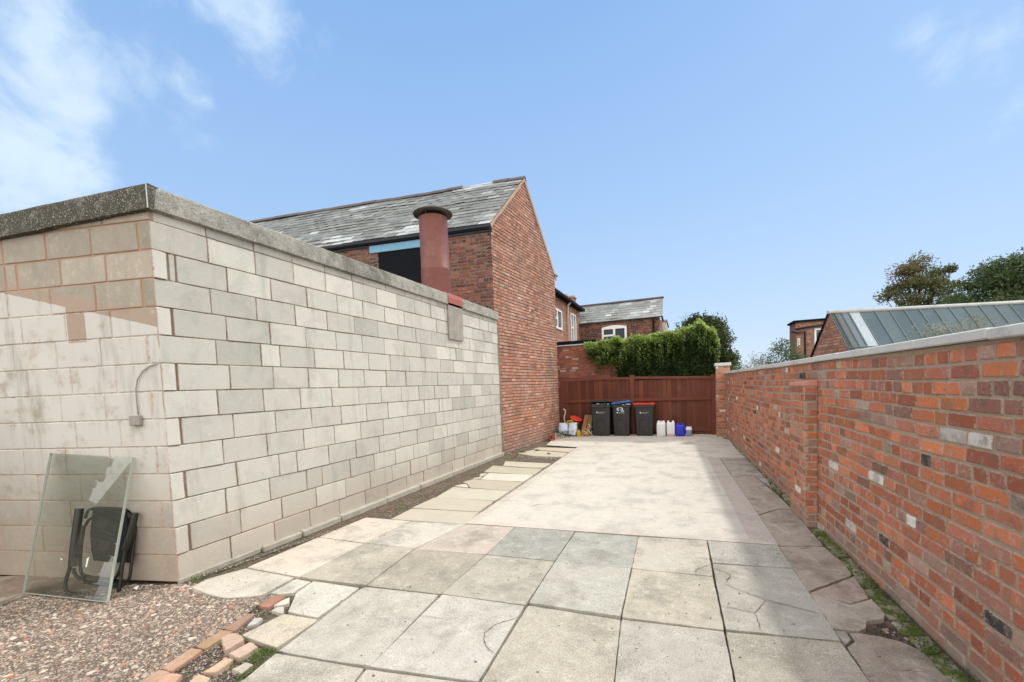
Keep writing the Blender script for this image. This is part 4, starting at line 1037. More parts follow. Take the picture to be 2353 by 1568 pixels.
mb.quad(tuple(K1), tuple(K1+HD*9), tuple(K1+HD*9+Vector((0, 0, ER.z))), tuple(K1+Vector((0, 0, ER.z))), (.4, .4, 9, 9))
mb.build('rear_wall', M_gmortar, hs)

# ================================================================== WALL BEHIND THE GATE + CREEPER
bw = thing('back_wall', 'red brick wall behind the gates, half hidden by creeper', 'brick wall', (0, 0, 0))
BO = Vector((-4.4, 14.0, 0)); BWl = 5.3; BT = 2.80
mb = MB(); masonry(mb, BO, (1, 0, 0), (0, -1, 0), (1.2, BT), lambda z: (0, BWl), .0755, .064, .215, .010, 4, None, False, .002, 0, .02, random.Random(51))
wallpoly(mb, BO, (1, 0, 0), [(0, 0), (BWl, 0), (BWl, BT), (0, BT)], (0, -1, 0), .003, 1)
mb.box((0, .02, 0), (BWl, .22, BT), (.5, .5, 1, 1), 1, BO, (1, 0, 0), (0, 1, 0)); mb.build('brickwork', [M_bbrick, M_bmortar], bw)
mb = MB(); mb.box((0, -.04, BT+.002), (BWl, .26, BT+.04), (0, 0, 0, 1), 0, BO, bev=.006); mb.build('coping', M_cope, bw)
mb = MB(); mb.box((.2, .05, BT+.042), (1.75, .12, BT+.17), (0, 0, 0, 1), 0, BO, bev=.004); mb.build('dark_capping_board', M_black, bw)

iv = MB(); rs = random.Random(61)
def ivtop(x):   # ivy top height profile
    pts = [(-2.95, 2.80), (-2.6, 2.83), (-2.2, 2.86), (-1.7, 2.88), (-1.2, 2.90), (-.7, 2.93), (-.3, 2.96), (.0, 3.04), (.25, 3.13), (.45, 3.13), (.7, 3.02), (.85, 2.88), (.95, 2.6)]
    for (a, za), (b, zb) in zip(pts, pts[1:]):
        if a <= x <= b: return za+(zb-za)*(x-a)/(b-a)
    return 2.6
def ivbot(x):
    pts = [(-2.95, 2.8), (-2.75, 2.35), (-2.4, 2.15), (-2.05, 2.2), (-1.85, 1.55), (-1.5, 1.3), (.95, 1.3)]
    for (a, za), (b, zb) in zip(pts, pts[1:]):
        if a <= x <= b: return za+(zb-za)*(x-a)/(b-a)
    return 1.4
def bulge(x, z):
    t = ivtop(x)-z; lump = .13*mnoise.noise(Vector((x*4.2, z*2.2, 2)))
    return max(.06, .14+.34*math.exp(-((t-.28)/.32)**2)*(.75+1.1*mnoise.noise(Vector((x*2.6, z*3.5, 7))))+lump)
for _ in range(27000):
    x = rs.uniform(-2.95, .95); zt, zb = ivtop(x)+.13*mnoise.noise(Vector((x*3.3, 3, 3))), ivbot(x)+.12*mnoise.noise(Vector((x*5, 1, 1)))
    z = zt-(zt-zb)*rs.random()**1.1
    if x < -1.9 and rs.random() < .6*(1-(z > 2.7)): continue
    if mnoise.noise(Vector((x*5, z*5, 20))) > .38 and zt-z > .25 and 1.9 < z < 2.7: continue
    d = bulge(x, z)*(rs.uniform(.8, 1.05) if rs.random() < .75 else rs.uniform(.2, .9))
    lit_young = max(0, min(1, 1.1-(zt-z)/(.42+.35*mnoise.noise(Vector((x*3.5, 0, 12))))+rs.gauss(0, .22)))  # lime young leaves towards the top, with the sunlit brightness put into their colour
    leafmesh(iv, Vector((x, 14-d, z)), rs.uniform(.07, .15), rs, .12+.88*lit_young*rs.uniform(.7, 1) if lit_young > .2 else rs.uniform(0, .3), .3)
for _ in range(5000):   # crown over the top of the wall
    x = rs.uniform(-2.95, .93); zt = ivtop(x)+.13*mnoise.noise(Vector((x*3.3, 3, 3))); y = rs.uniform(13.6, 14.5)
    leafmesh(iv, Vector((x, y, zt-.03-.5*max(0, abs(y-13.95)-.2)**1.5+rs.gauss(0, .045))), rs.uniform(.06, .11), rs, rs.uniform(.6, 1), 1.)
for _ in range(80):    # hanging strands
    x = rs.uniform(-2.6, .93); z = ivtop(x)-rs.uniform(.2, .6); L = rs.uniform(.25, .75); d = bulge(x, z)+.05
    for k in range(int(L/.022)): leafmesh(iv, Vector((x+rs.gauss(0, .025), 14-d-.02+rs.gauss(0, .015), z-k*.022)), rs.uniform(.04, .075), rs, rs.uniform(.55, 1.)*(1-.75*k*.022/L), .2)
for _ in range(900):   # loose tendrils at left on bare brick
    x = rs.uniform(-2.9, -2.0); z = 2.8-rs.random()**1.3*.6-(x+2.9)*.1
    leafmesh(iv, Vector((x, 13.96-rs.random()*.05, z)), rs.uniform(.03, .06), rs, rs.uniform(.5, 1.), .2)
t_ = thing('creeper', 'thick green creeper spilling over the brick wall behind the gates', 'creeper', (0, 0, 0))
iv.build('foliage', L_ivy, t_)
mb = MB()
for k in range(7):
    x = -1.6+k*.36; mb.tube([(x, 13.97, .3), (x+.05, 13.95, 1.4), (x-.1, 13.93, 2.1), (x+.1, 13.95, 2.75)], [.02, .016, .012, .006], 6)
mb.build('stem', M_bark, t_)

# ================================================================== DISTANT HOUSES
def window(parent, O, U, N, u0, u1, z0, z1, arch=0., mull=True, fr=.07):
    mb = MB(); O = Vector(O); P = lambda u, n, z: O+U*u+N*n+Vector((0, 0, z))
    for a, b, c, d in ((u0, u0+fr, z0, z1), (u1-fr, u1, z0, z1), (u0+fr, u1-fr, z0, z0+fr), (u0+fr, u1-fr, z1-fr, z1)):
        mb.box((a, -.02, c), (b, .05, d), (0, 0, 0, 1), 0, O, U, N)
    if mull:
        um = (u0+u1)/2; mb.box((um-fr*.55, -.02, z0+fr), (um+fr*.55, .052, z1-fr), (0, 0, 0, 1), 0, O, U, N)
        zs = z0+(z1-z0)*.5; mb.box((u0+fr, -.02, zs-fr*.45), (um-fr*.55, .051, zs+fr*.45), (0, 0, 0, 1), 0, O, U, N)
    if arch:
        n = 10; pts = [P(u0+(u1-u0)*i/n, .05, z1+arch*sin(pi*i/n)) for i in range(n+1)]; pts2 = [P(u0+(u1-u0)*i/n, .05, z1-.001) for i in range(n+1)]
        mb.loft([pts2, pts], (0, 0, 0, 1), 0, False)
    f = mb.build('window', M_white, parent)
    mb = MB(); mb.box((u0+.01, -.03, z0+.01), (u1-.01, .005, z1-.01), (0, 0, 0, 1), 0, O, U, N); mb.build('pane', M_window, f)
    return f
hb = thing('dark_brick_house', 'small dark brick house with pale slate roof and arched white window behind the creeper', 'house', (0, 0, 0))
YB = 23.; Bn = Vector((0, -1, 0)); P = lambda x, y: PL(x, y, (0, YB, 0), Bn)
bx0, bx1 = P(1324, 745).x, P(1515, 735).x; be = P(1420, 736).z; brz = P(1420, 696).z
O = Vector((bx0, YB, 0)); UX = Vector((1, 0, 0)); wbx = bx1-bx0
wa, wb_ = P(1383, 760).x-bx0, P(1440, 760).x-bx0; wz0, wz1 = P(1410, 783).z-.15, P(1410, 752).z
mb = MB(); masonry(mb, O, UX, Bn, (2.4, be), lambda z: (0, wbx), .085, .07, .25, .016, 3, [(wa, wb_, wz0, wz1+.12)], False, .003, 0, .02, random.Random(71))
wallpoly(mb, O, UX, [(0, 0), (wbx, 0), (wbx, be), (0, be)], Bn, .004, 1)
mb.box((0, .01, 0), (wbx, 5.5, be), (.2, .3, 9, 9), 1, O); mb.build('wall', [M_dbrick, M_bmortar], hb)
window(hb, O, UX, Bn, wa, wb_, wz0, wz1, .09, True, .10)
mb = MB()
for i in range(12):
    a = wa-.12+(wb_-wa+.24)*i/12; mb.box((a, .0, wz1+.14+.1*sin(pi*(i+.5)/12)), (a+.085, .03, wz1+.36+.1*sin(pi*(i+.5)/12)), (.3*random.random(), .5, .3, .3), 0, O, UX, Bn)
mb.build('arch', M_dbrick, hb)
run = (brz-be)/math.tan(radians(38)); rr_ = brz+(run/YB)*(brz-H)
roof(hb, (bx1+.12, YB+run, rr_), (bx1+.12, YB-.12, be-.02), Vector((-1, 0, 0)), wbx+.3, M_slate2, .32, .22, 8, lambda u, s: mnoise.noise(Vector((u*1.1, s*2, 3))) > .25)
mb = MB(); mb.box((-.1, -.1, 0), (wbx+.2, .1, .1), (.12, .1, .1, 1), 0, (bx0, YB+run, rr_-.03), bev=.03); mb.build('ridge', attr_mat('dull ridge', .8), hb)
mb = MB(); mb.box((wbx+.1, -.18, be-.12), (wbx+.16, run+.05, be+.0), O=O); mb.tube([(bx1-.28, YB-.06, 0), (bx1-.28, YB-.06, be-.1)], .05, 8); mb.build('downpipe', M_black, hb)

ha = thing('pink_brick_house', 'pinkish brick house wing with white windows and drainpipe, just right of the gable', 'house', (0, 0, 0))
Ae = P(1335, 716); An = Vector((1, 0, 0)); AX = Ae.x-.12; Az = Ae.z
PA = lambda x, y: PL(x, y, (AX, 0, 0), An)
e1 = PA(1273, 679); e0 = PA(1326, 713); print('A', e1, e0, Az)
O = Vector((AX, 17.0, 0)); UA = Vector((0, 1, 0)); LA = YB-17.0+.2
zA = (e0.z+e1.z)/2; 
w1 = [PA(1276, 712), PA(1290, 757)]; w2 = [PA(1312, 722), PA(1322, 784)]; hl = []
for a, b in (w1, w2): hl.append((min(a.y, 99)-17.0, b.y-17.0, b.z, a.z))
hl[0] = (PA(1268, 740).y-17, PA(1290, 740).y-17, PA(1290, 760).z, PA(1283, 712).z)
hl[1] = (PA(1311, 750).y-17, PA(1322, 750).y-17, PA(1316, 788).z, PA(1316, 722).z)
mb = MB(); masonry(mb, O, UA, An, (2.0, zA), lambda z: (0, LA), .085, .07, .25, .016, 4, [tuple(h) for h in hl], False, .003, 0, .02, random.Random(73))
wallpoly(mb, O, UA, [(0, 0), (LA, 0), (LA, zA), (0, zA)], An, .004, 1); mb.box((-5, 0, 0), (-.01, LA, zA), (.2, .3, 9, 9), 1, O); mb.build('wall', [M_pbrick, M_bmortar], ha)
for h in hl: window(ha, O, UA, An, h[0], h[1], h[2], h[3], .0, True, .09)
mb = MB(); mb.box((-.0, -.5, zA), (.30, LA+.05, zA+.12), O=O); 
mb.build('gutter', M_black, ha)
mb = MB(); P_ = lambda x, y, z: (AX+x, y, z)
mb.loft([[P_(.28, 16.6, zA+.12), P_(-2.5, 16.6, zA+1.6), P_(-5.2, 16.6, zA+.1)], [P_(.28, YB+.2, zA+.12), P_(-2.5, YB+.2, zA+1.6), P_(-5.2, YB+.2, zA+.1)]], (.3, .5, 0, 1), 0, True, True, True); mb.build('roof', M_slate, ha)
dp = PA(1302, 750)
mb = MB(); mb.tube([(AX+.09, dp.y, 1), (AX+.09, dp.y, zA-.15), (AX+.22, dp.y, zA+.02)], .05, 8); mb.build('drainpipe', M_pipe, ha)
cc = PL(1304, 690, (0, YB+1.5, 0), Bn); mb = MB(); masonry(mb, (cc.x-.35, YB+1.5, 0), UX, Bn, (cc.z-1.2, cc.z+.12), lambda z: (0, .7), .085, .07, .22, .014, 0, None, False, .002, 0, .02, random.Random(3))
mb.box((-.34, .004, -2.), (.34, .6, .12), (.3, .3, 1, 1), 1, (cc.x, YB+1.5, cc.z)); mb.box((-.40, -.05, .12), (.40, .65, .22), (.3, .3, .5, .5), 0, (cc.x, YB+1.5, cc.z)); mb.tube([(cc.x-.12, YB+1.8, cc.z+.2), (cc.x-.12, YB+1.8, cc.z+.42)], .09, 8, (.1, .5, .3, .3), 0); mb.build('chimney', [M_pbrick, M_bmortar], ha)

# pale building sliver right of the dark house
mb = MB(); s0 = PL(1521, 740, (0, 26, 0), Bn); s1 = PL(1532, 770, (0, 26, 0), Bn)
mb.box((s0.x, 26, 0), (s1.x, 29, s0.z), (.55, .54, .5, 1), 0, bev=.02); mb.box((s0.x-.05, 25.95, s0.z+.001), (s1.x+.05, 29.1, s0.z+.1), (.3, .3, .3, 1), 0); mb.box((s0.x+.03, 25.97, s1.z-.1), (s1.x-.03, 25.999, s1.z+.02), (.25, .26, .27, 1), 0)
tag(mb.build('pale_extension', attr_mat('pale render', .9)), 'narrow pale rendered extension showing just right of the dark brick house', 'building')

# metal-roofed hall on the right
mr = thing('metal_roof_hall', 'long hall with grey-green seamed metal roof beyond the yard wall', 'hall', (0, 0, 0))
k = 1.25
Rp = PL(1905, 721, (0, 20, 0), Bn); Re = PL(2353, 698, (0, 20, 0), Bn); sc = (Rp.z-H)/(Re.z-H); Re = CP+(Re-CP)*sc
RDm = (Re-Rp).normalized(); RDm.z = 0; RDm.normalize(); Ge = Vector((RDm.y, -RDm.x, 0))
f1 = PL(1950, 806, Rp, RDm); b1 = PL(1862, 830, Rp, RDm); 
fs = (f1-Rp); ff = Rp+fs*1.7; bbk = Rp+(b1-Rp)*1.3
print('hall', Rp, Re, f1, b1)
LH = 16.
mb = MB(); Zu = Vector((0, 0, 1))
wallO = Vector((bbk.x, bbk.y, 0)); wu = Vector((ff.x-bbk.x, ff.y-bbk.y, 0)); wl = wu.length; wu.normalize(); wn = -RDm
def hr(z):
    ur = (Vector((Rp.x, Rp.y, 0))-wallO).length
    a = 0 if z < bbk.z else (z-bbk.z)/(Rp.z-bbk.z)*ur; b = wl if z < ff.z else wl-(z-ff.z)/(Rp.z-ff.z)*(wl-ur); return a, b
masonry(mb, wallO, wu, wn, (1.4, Rp.z-.05), hr, .11, .088, .30, .02, 3, None, False, .003, 0, .02, random.Random(81), colf=lambda a, z, r: (r.random(), r.random()))
ur = (Vector((Rp.x, Rp.y, 0))-wallO).length
wallpoly(mb, wallO, wu, [(0, 0), (wl, 0), (wl, ff.z), (ur, Rp.z-.02), (0, bbk.z)], wn, .004, 1)
mb.build('gable_wall', [M_pbrick, M_bmortar], mr)
mb = MB(); Sv = (ff-Rp).normalized(); SL = (ff-Rp).length; Nn = RDm.cross(Sv); 
if Nn.z < 0: Nn = -Nn
def RP(u, s, h=0): return Rp+RDm*u+Sv*s+Nn*h
u = 0.; i = 0; sb = fs.length
wds = [.18, .24, .25, .42]
cls = [(.16, .17, .17), (.13, .14, .14), (.16, .19, .22), (.42, .48, .52)]
while u < LH:
    wd_ = wds[i] if i < 4 else .52; c = cls[i] if i < 4 else random.choice([(.085, .12, .14), (.10, .135, .152), (.08, .113, .13), (.105, .14, .152)])
    for s0, s1, cc_ in ((0, sb*.93, c), (sb*.95, SL, (.13, .17, .19))):
        mb.quad(RP(u, s0, .02), RP(u, s1, .02), RP(u+wd_, s1, .02), RP(u+wd_, s0, .02), (*cc_, 1))
    if i >= 1: 
        sw_ = RP(0, 0, 0)
        mb.loft([[RP(u-.02, s, .02), RP(u-.02, s, .055), RP(u+.02, s, .055), RP(u+.02, s, .02)] for s in (0, sb*.93)], (.13, .17, .18, 1), 0, True, True, True)
    u += wd_; i += 1
mb.loft([[RP(uu, sb*.93, .0), RP(uu, sb*.93, .05), RP(uu, sb*.955, .05), RP(uu, sb*.955, .0)] for uu in (0, LH)], (.10, .13, .14, 1), 0, True, True, True)
for uu in (.03, .10, .17): mb.loft([[RP(uu, s, .02), RP(uu+.02, s, .06), RP(uu+.04, s, .02)] for s in (0, SL)], (.10, .10, .10, 1), 0, True, True, True)
Sb = (bbk-Rp); mb.quad(Rp, Rp+RDm*LH, Rp+RDm*LH+Sb, Rp+Sb, (.2, .26, .27, 1))
mb.build('roof', M_metal, mr)
mb = MB(); mb.tube([Rp-RDm*.05+Zu*.05, Rp+RDm*LH+Zu*.05], .075, 8); mb.build('ridge', M_cope, mr)
mb = MB(); mb.tube([Rp-RDm*.04+Zu*.0, bbk-RDm*.04], .035, 6); mb.build('rear_verge', M_black, mr)
mb = MB(); q = PL(1935, 850, Rp, RDm)+wn*.05; mb.box((-.10, -.02, -1.5), (.10, .08, 0), O=PL(1934, 812, Rp, RDm), U=wu, N=wn); mb.build('dark_door', M_black, mr)
mb = MB(); mb.box((-.06, 0, -.06), (.06, .12, .06), O=PL(1902, 828, Rp, RDm), U=wu, N=wn, bev=.01); mb.build('wall_lamp', M_pipe, mr)

# brick block with flat roof behind hall
fh = thing('flat_roof_house', 'brown brick house with flat parapet, drainpipe and white window left of the metal roof', 'house', (0, 0, 0))
YF = 25.; Pf = lambda x, y: PL(x, y, (0, YF, 0), Bn)
fx0, fx1, fzt, fz2 = Pf(1828, 738).x, Pf(1920, 738).x, Pf(1860, 739).z, Pf(1860, 757).z
O = Vector((fx0, YF, 0)); ww = fx1-fx0
win = (Pf(1871, 780).x-fx0, Pf(1892, 780).x-fx0, Pf(1880, 806).z, Pf(1880, 755).z)
mb = MB(); masonry(mb, O, UX, Bn, (1.2, fzt), lambda z: (0, ww), .085, .07, .25, .016, 3, [win], False, .003, 0, .02, random.Random(83))
wallpoly(mb, O, UX, [(0, 0), (ww, 0), (ww, fzt), (0, fzt)], Bn, .004, 1); mb.box((0, .01, 0), (ww, 1.3, fzt), (.2, .3, 9, 9), 1, O, UX, -Bn); mb.build('wall', [M_pbrick, M_bmortar], fh)
window(fh, O, UX, Bn, *win, 0, False, .08)
w2_ = (Pf(1832, 780).x-fx0, Pf(1838, 780).x-fx0, Pf(1835, 800).z, Pf(1835, 778).z); window(fh, O, UX, Bn, *w2_, 0, False, .04)
mb = MB(); mb.box((-.1, -.12, fzt+.001), (ww, 1.35, fzt+.09), (0, 0, 0, 1), 0, O); mb.build('parapet', M_black, fh)
mb = MB(); mb.tube([(fx0-.02, YF-.1, Pf(1830, 757).z), (fx0+.9, YF-.14, Pf(1850, 751).z), (fx1, YF-.14, Pf(1900, 748).z)], .05, 6)
dx = Pf(1849, 780).x; mb.tube([(dx-.6, YF-.1, Pf(1836, 762).z), (dx-.3, YF-.1, Pf(1836, 765).z), (dx, YF-.1, Pf(1836, 762).z), (dx, YF-.1, 1.)], .045, 6); mb.build('drainpipe', M_gutter, fh)

# low felt roof shed
ls = MB(); p0 = PL(1985, 800, (0, 12, 0), Bn); p1 = PL(2130, 797, (0, 12, 0), Bn)
ls.box((p0.x+.1, 12, 0), (p1.x, 13.6, p0.z-.05), (.25, .24, .22, 1), 0); ls.box((p0.x-.02, 11.9, p0.z-.049), (p1.x+.1, 13.7, p0.z), (.22, .23, .20, 1), 0, bev=.01)
tag(ls.build('low_shed', attr_mat('felted shed', .9, .004, 40)), 'low dark felt-roofed shed peeking over the yard wall coping', 'shed')

# ================================================================== TREES AND BUSHES
def tree(name, label, cat, base, hgt, crown, leafm, n, ls, seed, clumps=60, trunk=.18, cl=(.0, 1.), group=None, cr=.16, up=.3, twigs=True, lowfrac=.0, colf=None):
    """crown = (rx, ry, z0, z1): limbs reach clump centres spread through the ellipsoid; leaves cluster round them"""
    rs = random.Random(seed); t = thing(name, label, cat, base, 0, group)
    rx, ry, z0, z1 = crown; tm = MB(); lm = MB(); ctrs = []
    tm.tube([(0, 0, 0), (rs.gauss(0, .05), 0, z0*.5+.1*z1), (rs.gauss(0, .1)*rx*.3, 0, z0+(z1-z0)*.55)], [trunk, trunk*.75, trunk*.3], 8)
    while len(ctrs) < clumps:
        v = Vector((rs.uniform(-1, 1), rs.uniform(-1, 1), rs.uniform(-1, 1)))
        if v.length > 1 or v.length < .35: continue
        v2 = v.normalized()*(v.length**.6); taper = 1-.25*max(0, v2.z)
        c = Vector((v2.x*rx*taper, v2.y*ry*taper, (z0+z1)/2+v2.z*(z1-z0)/2)); ctrs.append(c)
        if twigs:
            s = Vector((0, 0, z0+(z1-z0)*rs.uniform(.0, .45))); mid = s.lerp(c, .5)+Vector((rs.gauss(0, .04)*rx, rs.gauss(0, .04)*rx, rs.uniform(0, .08)*(z1-z0)))
            tm.tube([s, mid, c], [trunk*.28, trunk*.16, trunk*.05], 5)
    per = n//clumps
    for c in ctrs:
        rr = cr*(rx+(z1-z0)/2)*.5*rs.uniform(.6, 1.5); base_c = rs.random()
        for _ in range(int(per*rs.uniform(.5, 1.5))):
            d = Vector((rs.gauss(0, 1), rs.gauss(0, 1), rs.gauss(0, .7)))
            if d.length > 1.9: d *= 1.9/d.length
            d *= rr
            cc = min(1, max(0, cl[0]+(cl[1]-cl[0])*(.6*base_c+.4*rs.random())))
            if colf: cc = colf(c+d, rs)
            leafmesh(lm, c+d, ls*rs.uniform(.6, 1.3), rs, cc, up)
    tm.build('trunk', M_bark, t); lm.build('crown', leafm, t); return t
def place(px, py, Y): q = PL(px, py, (0, Y, 0), (0, 1, 0)); return q
# yew behind the creeper
Y = 28.; c = place(1608, 800, Y); tp = place(1608, 721, Y).z; rx = (place(1690, 790, Y).x-place(1533, 790, Y).x)/2
tree('yew_tree', 'dark green rounded yew tree behind the creeper wall', 'tree', (c.x, Y, 0), tp, (rx*.98, rx*.8, .8, tp-.2), L_yew, 42000, .16, 5, 170, .22, (0, 1), cr=.13)
Y = 42.; c = place(2118, 650, Y); tp = place(2125, 572, Y).z; rx = (place(2215, 650, Y).x-place(2030, 650, Y).x)/2
tree('autumn_tree', 'open-branched tree with brownish turning leaves above the metal roof', 'tree', (c.x, Y, 0), tp, (rx*1.12, rx*.8, 1.6, tp-.3), L_aut, 20000, .22, 6, 100, .30, (0, 1), cr=.095, colf=lambda p, r: min(1, max(0, .30+.5*(p.z/11-.5)*1.6-.10*p.x+.2*mnoise.noise(p*.6)+r.gauss(0, .14))))
c2 = place(2208, 685, Y-3)
tree('small_dark_tree', 'smaller thin dark tree between the autumn tree and the big green tree', 'tree', (c2.x, Y-3, 0), 7, (2.0, 1.6, 1.5, place(2200, 655, Y-3).z), L_aut, 4500, .20, 16, 45, .14, (0, .45), cr=.15)
Y = 36.; c = place(2330, 640, Y); tp = place(2320, 590, Y).z
tree('pine_tree', 'large dense green pine tree at the right edge above the metal roof', 'tree', (c.x+.6, Y, 0), tp, (4.1, 3.2, 2.5, tp-.2), L_pine, 46000, .20, 7, 170, .3, (0, 1), cr=.12)
# bushes
Y = 17.; c = place(1805, 815, Y); tp = place(1805, 772, Y).z
tree('green_bush', 'green leafy bush standing behind the wall left of the brick gable hall', 'bush', (c.x, Y, 0), tp, (.62, .5, .6, tp), L_bush, 5000, .075, 8, 50, .03, cr=.17)
Y = 19.; c = place(1735, 835, Y)
tree('pale_bush', 'low pale grey-leaved bush just above the far coping', 'bush', (c.x, Y, 0), 2., (.95, .5, .6, place(1735, 822, Y).z), L_pale, 3000, .07, 9, 45, .02, cr=.15)
Y = 15.; c = place(1685, 840, Y)
tree('leafy_shrub', 'small bright green shrub right behind the gate pillar', 'shrub', (c.x+.05, Y, 0), 2., (.22, .3, .6, place(1685, 832, Y).z), L_weed, 900, .08, 10, 18, .02, cr=.2)
for i, (px, tpx, lb) in enumerate(((2160, 738, 'pale twiggy bush in front of the metal roof, the leftmost of three tufts'), (2245, 722, 'tallest pale twiggy bush in front of the metal roof'), (2320, 745, 'pale twiggy bush tuft nearest the right edge of the photo'))):
    Y = 9.5; c = place(px, 790, Y); tp = place(px, tpx, Y).z
    tree('twiggy_bush', lb, 'bush', (c.x, Y, 0), tp, (.34+.10*(i == 0), .3, .7, tp), L_pale, 3200, .036, 12+i, 70, .016, group='twiggy bushes beyond the yard wall', cr=.14)

# ================================================================== OBJECTS BY THE GATE
def rrect(w_, d_, r, z, cy=0, n=4):
    out = []
    for cx_, cy_, a0 in ((w_/2-r, d_/2-r, 0), (-w_/2+r, d_/2-r, pi/2), (-w_/2+r, -d_/2+r, pi), (w_/2-r, -d_/2+r, 3*pi/2)):
        for k in range(n+1): a = a0+pi/2*k/n; out.append(Vector((cx_+cos(a)*r, cy+cy_+sin(a)*r, z)))
    return out
def wheelie(px0, px1, label, lidm, ajar, seed, decal=False, rubbish=False):
    p = G((px0+px1)/2, 1003); Y = p.y; t = thing('wheelie_bin', label, 'wheelie bin', (p.x, Y+.30, 0), 0, 'bins standing in front of the gates')
    wt = (PL(px1, 935, (0, Y-.02, 0), (0, 1, 0)).x-PL(px0, 935, (0, Y-.02, 0), (0, 1, 0)).x); zr = PL((px0+px1)/2, 932, (0, Y, 0), (0, 1, 0)).z
    wb = wt*.80; d = .58
    mb = MB(); R = []
    for z, k in ((0.02, 0), (.05, .02), (zr*.55, .5), (zr-.05, .92)):
        w_ = wb+(wt*.93-wb)*k; dd = d*.78+(d*.95-d*.78)*k; R.append(rrect(w_, dd, .05, z, -(d*.95-dd)/2*.0))
    mb.loft(R, mi=0, cap0=True, sm=True)
    # recessed front panel edge
    mb.build('body', M_bin, t)
    mb = MB(); mb.loft([rrect(wt*.93, d*.95, .05, zr-.06), rrect(wt, d+.03, .06, zr-.05), rrect(wt, d+.03, .06, zr), rrect(wt*.93, d*.95, .05, zr+.004), rrect(wt*.88, d*.9, .05, zr-.03)], sm=False); mb.build('rim', M_bin, t)
    fy = lambda z: -(d*.78+(d*.95-d*.78)*min(1, z/zr))/2-.004
    mb = MB(); pts = [(-.13, .12), (-.13, .40), (-.09, .46), (.09, .46), (.13, .40), (.13, .12)]
    mb.tube([(x, fy(z)-.001, z) for x, z in pts+[pts[0]]], .006, 6, caps=False); mb.build('front_panel_moulding', M_bin, t)
    for s in (-1, 1):
        mb = MB(); mb.tube([(s*(wb/2-.02), d*.42, .11), (s*(wb/2+.035), d*.42, .11)], .11, 18); mb.build('wheel', M_wheel, t)
    # lid
    z0 = zr+.004; mb = MB(); w2 = wt*.96
    def L(x, y, z):   # hinge at the back, y from 0 (hinge) to d (front)
        a = ajar[0]; r_ = ajar[1]; z = z+x*r_
        return Vector((x, d/2-y*cos(a)+z*0, z0+y*sin(a)+z))
    rings = []
    for y in (0, .03, d*.5, d-.02, d+.01):
        h = .05 if 0 < y < d else .03
        rings.append([L(-w2/2, y, 0), L(-w2/2, y, h*.7), L(-w2/2+.05, y, h), L(-w2*.3, y, h-.012*(y > .02)), L(w2*.3, y, h-.012*(y > .02)), L(w2/2-.05, y, h), L(w2/2, y, h*.7), L(w2/2, y, 0)])
    mb.loft(rings, mi=0, cap0=True, cap1=True); lid = mb.build('lid', lidm, t)
    mb = MB(); mb.tube([L(-w2*.42, d+.01, .055), L(-w2*.36, d+.015, .035), L(w2*.36, d+.015, .035), L(w2*.42, d+.01, .055)], .012, 6); mb.build('lid_handle', lidm, lid)
    if rubbish:
        mb = MB(); rs = random.Random(seed)
        for _ in range(60): stone(mb, rs.uniform(-wt*.38, wt*.38), rs.uniform(-d*.46, 0), z0+rs.uniform(-.02, .03), rs.uniform(.03, .06), rs, rs.choice([(.6, .62, .6, 1), (.25, .42, .30, 1), (.12, .12, .12, 1), (.45, .40, .33, 1), (.05, .05, .05, 1)]))
        rb = mb.build('rubbish', M_grit, t)
    # white crest and lines of lettering
    zc = zr-.205; xo = -.10; yy = fy(zc)-.003
    mb = MB(); P = lambda x, z: (xo+x, yy-.0008*z, zc+z)
    cr_ = [(-.016, .018), (0, .024), (.016, .018), (.015, -.006), (.0, -.024), (-.015, -.006)]
    mb.poly([P(x, z) for x, z in cr_])
    rs = random.Random(3)
    for row, (x0_, x1_) in enumerate(((.035, .215), (.035, .17))):
        x = x0_; z = .008-row*.022
        while x < x1_:
            w_ = rs.choice([.006, .008, .010])
            if rs.random() < .14: x += .008; continue
            for q in ((x, z-.006, x+.0028, z+.006), (x, z-.006, x+w_, z-.003), (x+w_-.0028, z-.006, x+w_, z+.003)): mb.quad(P(q[0], q[1]), P(q[2], q[1]), P(q[2], q[3]), P(q[0], q[3]))
            x += w_+.004
    mb.build('lettering', M_decal, t)
    if decal:
        mb = MB(); zc2 = zr-.115; P = lambda x, z: (-.015+x, fy(zc2)-.004, zc2+z)
        n = 24
        outer = [P(-.01+cos(a)*.085*(1+.06*sin(3*a)), sin(a)*.065+.008) for a in [2*pi*i/n for i in range(n)]]
        inner = [P(-.005+cos(a)*.055*(1+.06*sin(3*a)), sin(a)*.040+.006) for a in [2*pi*i/n for i in range(n)]]
        mb.loft([outer, inner]); mb.poly([P(-.05, -.055), P(.10, -.055), P(.10, -.03), P(-.05, -.03)])
        mb.build('recycling_emblem', M_decal, t)
        mb = MB(); mb.poly([(v[0], v[1]-.001, v[2]) for v in (P(-.035, -.025), P(.055, -.025), P(.035, .035), P(.01, .045))]); mb.build('emblem_centre', M_decalb, t)
    return t
wheelie(1356.5, 1405, 'charcoal wheelie bin with black lid propped open over rubbish', M_bin, (.16, .0), 1, False, True)
wheelie(1405.5, 1450, 'charcoal wheelie bin with blue lid ajar and white recycling emblem', M_bluep, (.10, .12), 2, True, True)
wheelie(1456.5, 1505.5, 'charcoal wheelie bin with red lid, rightmost of the bins', M_redp, (.02, 0), 3)

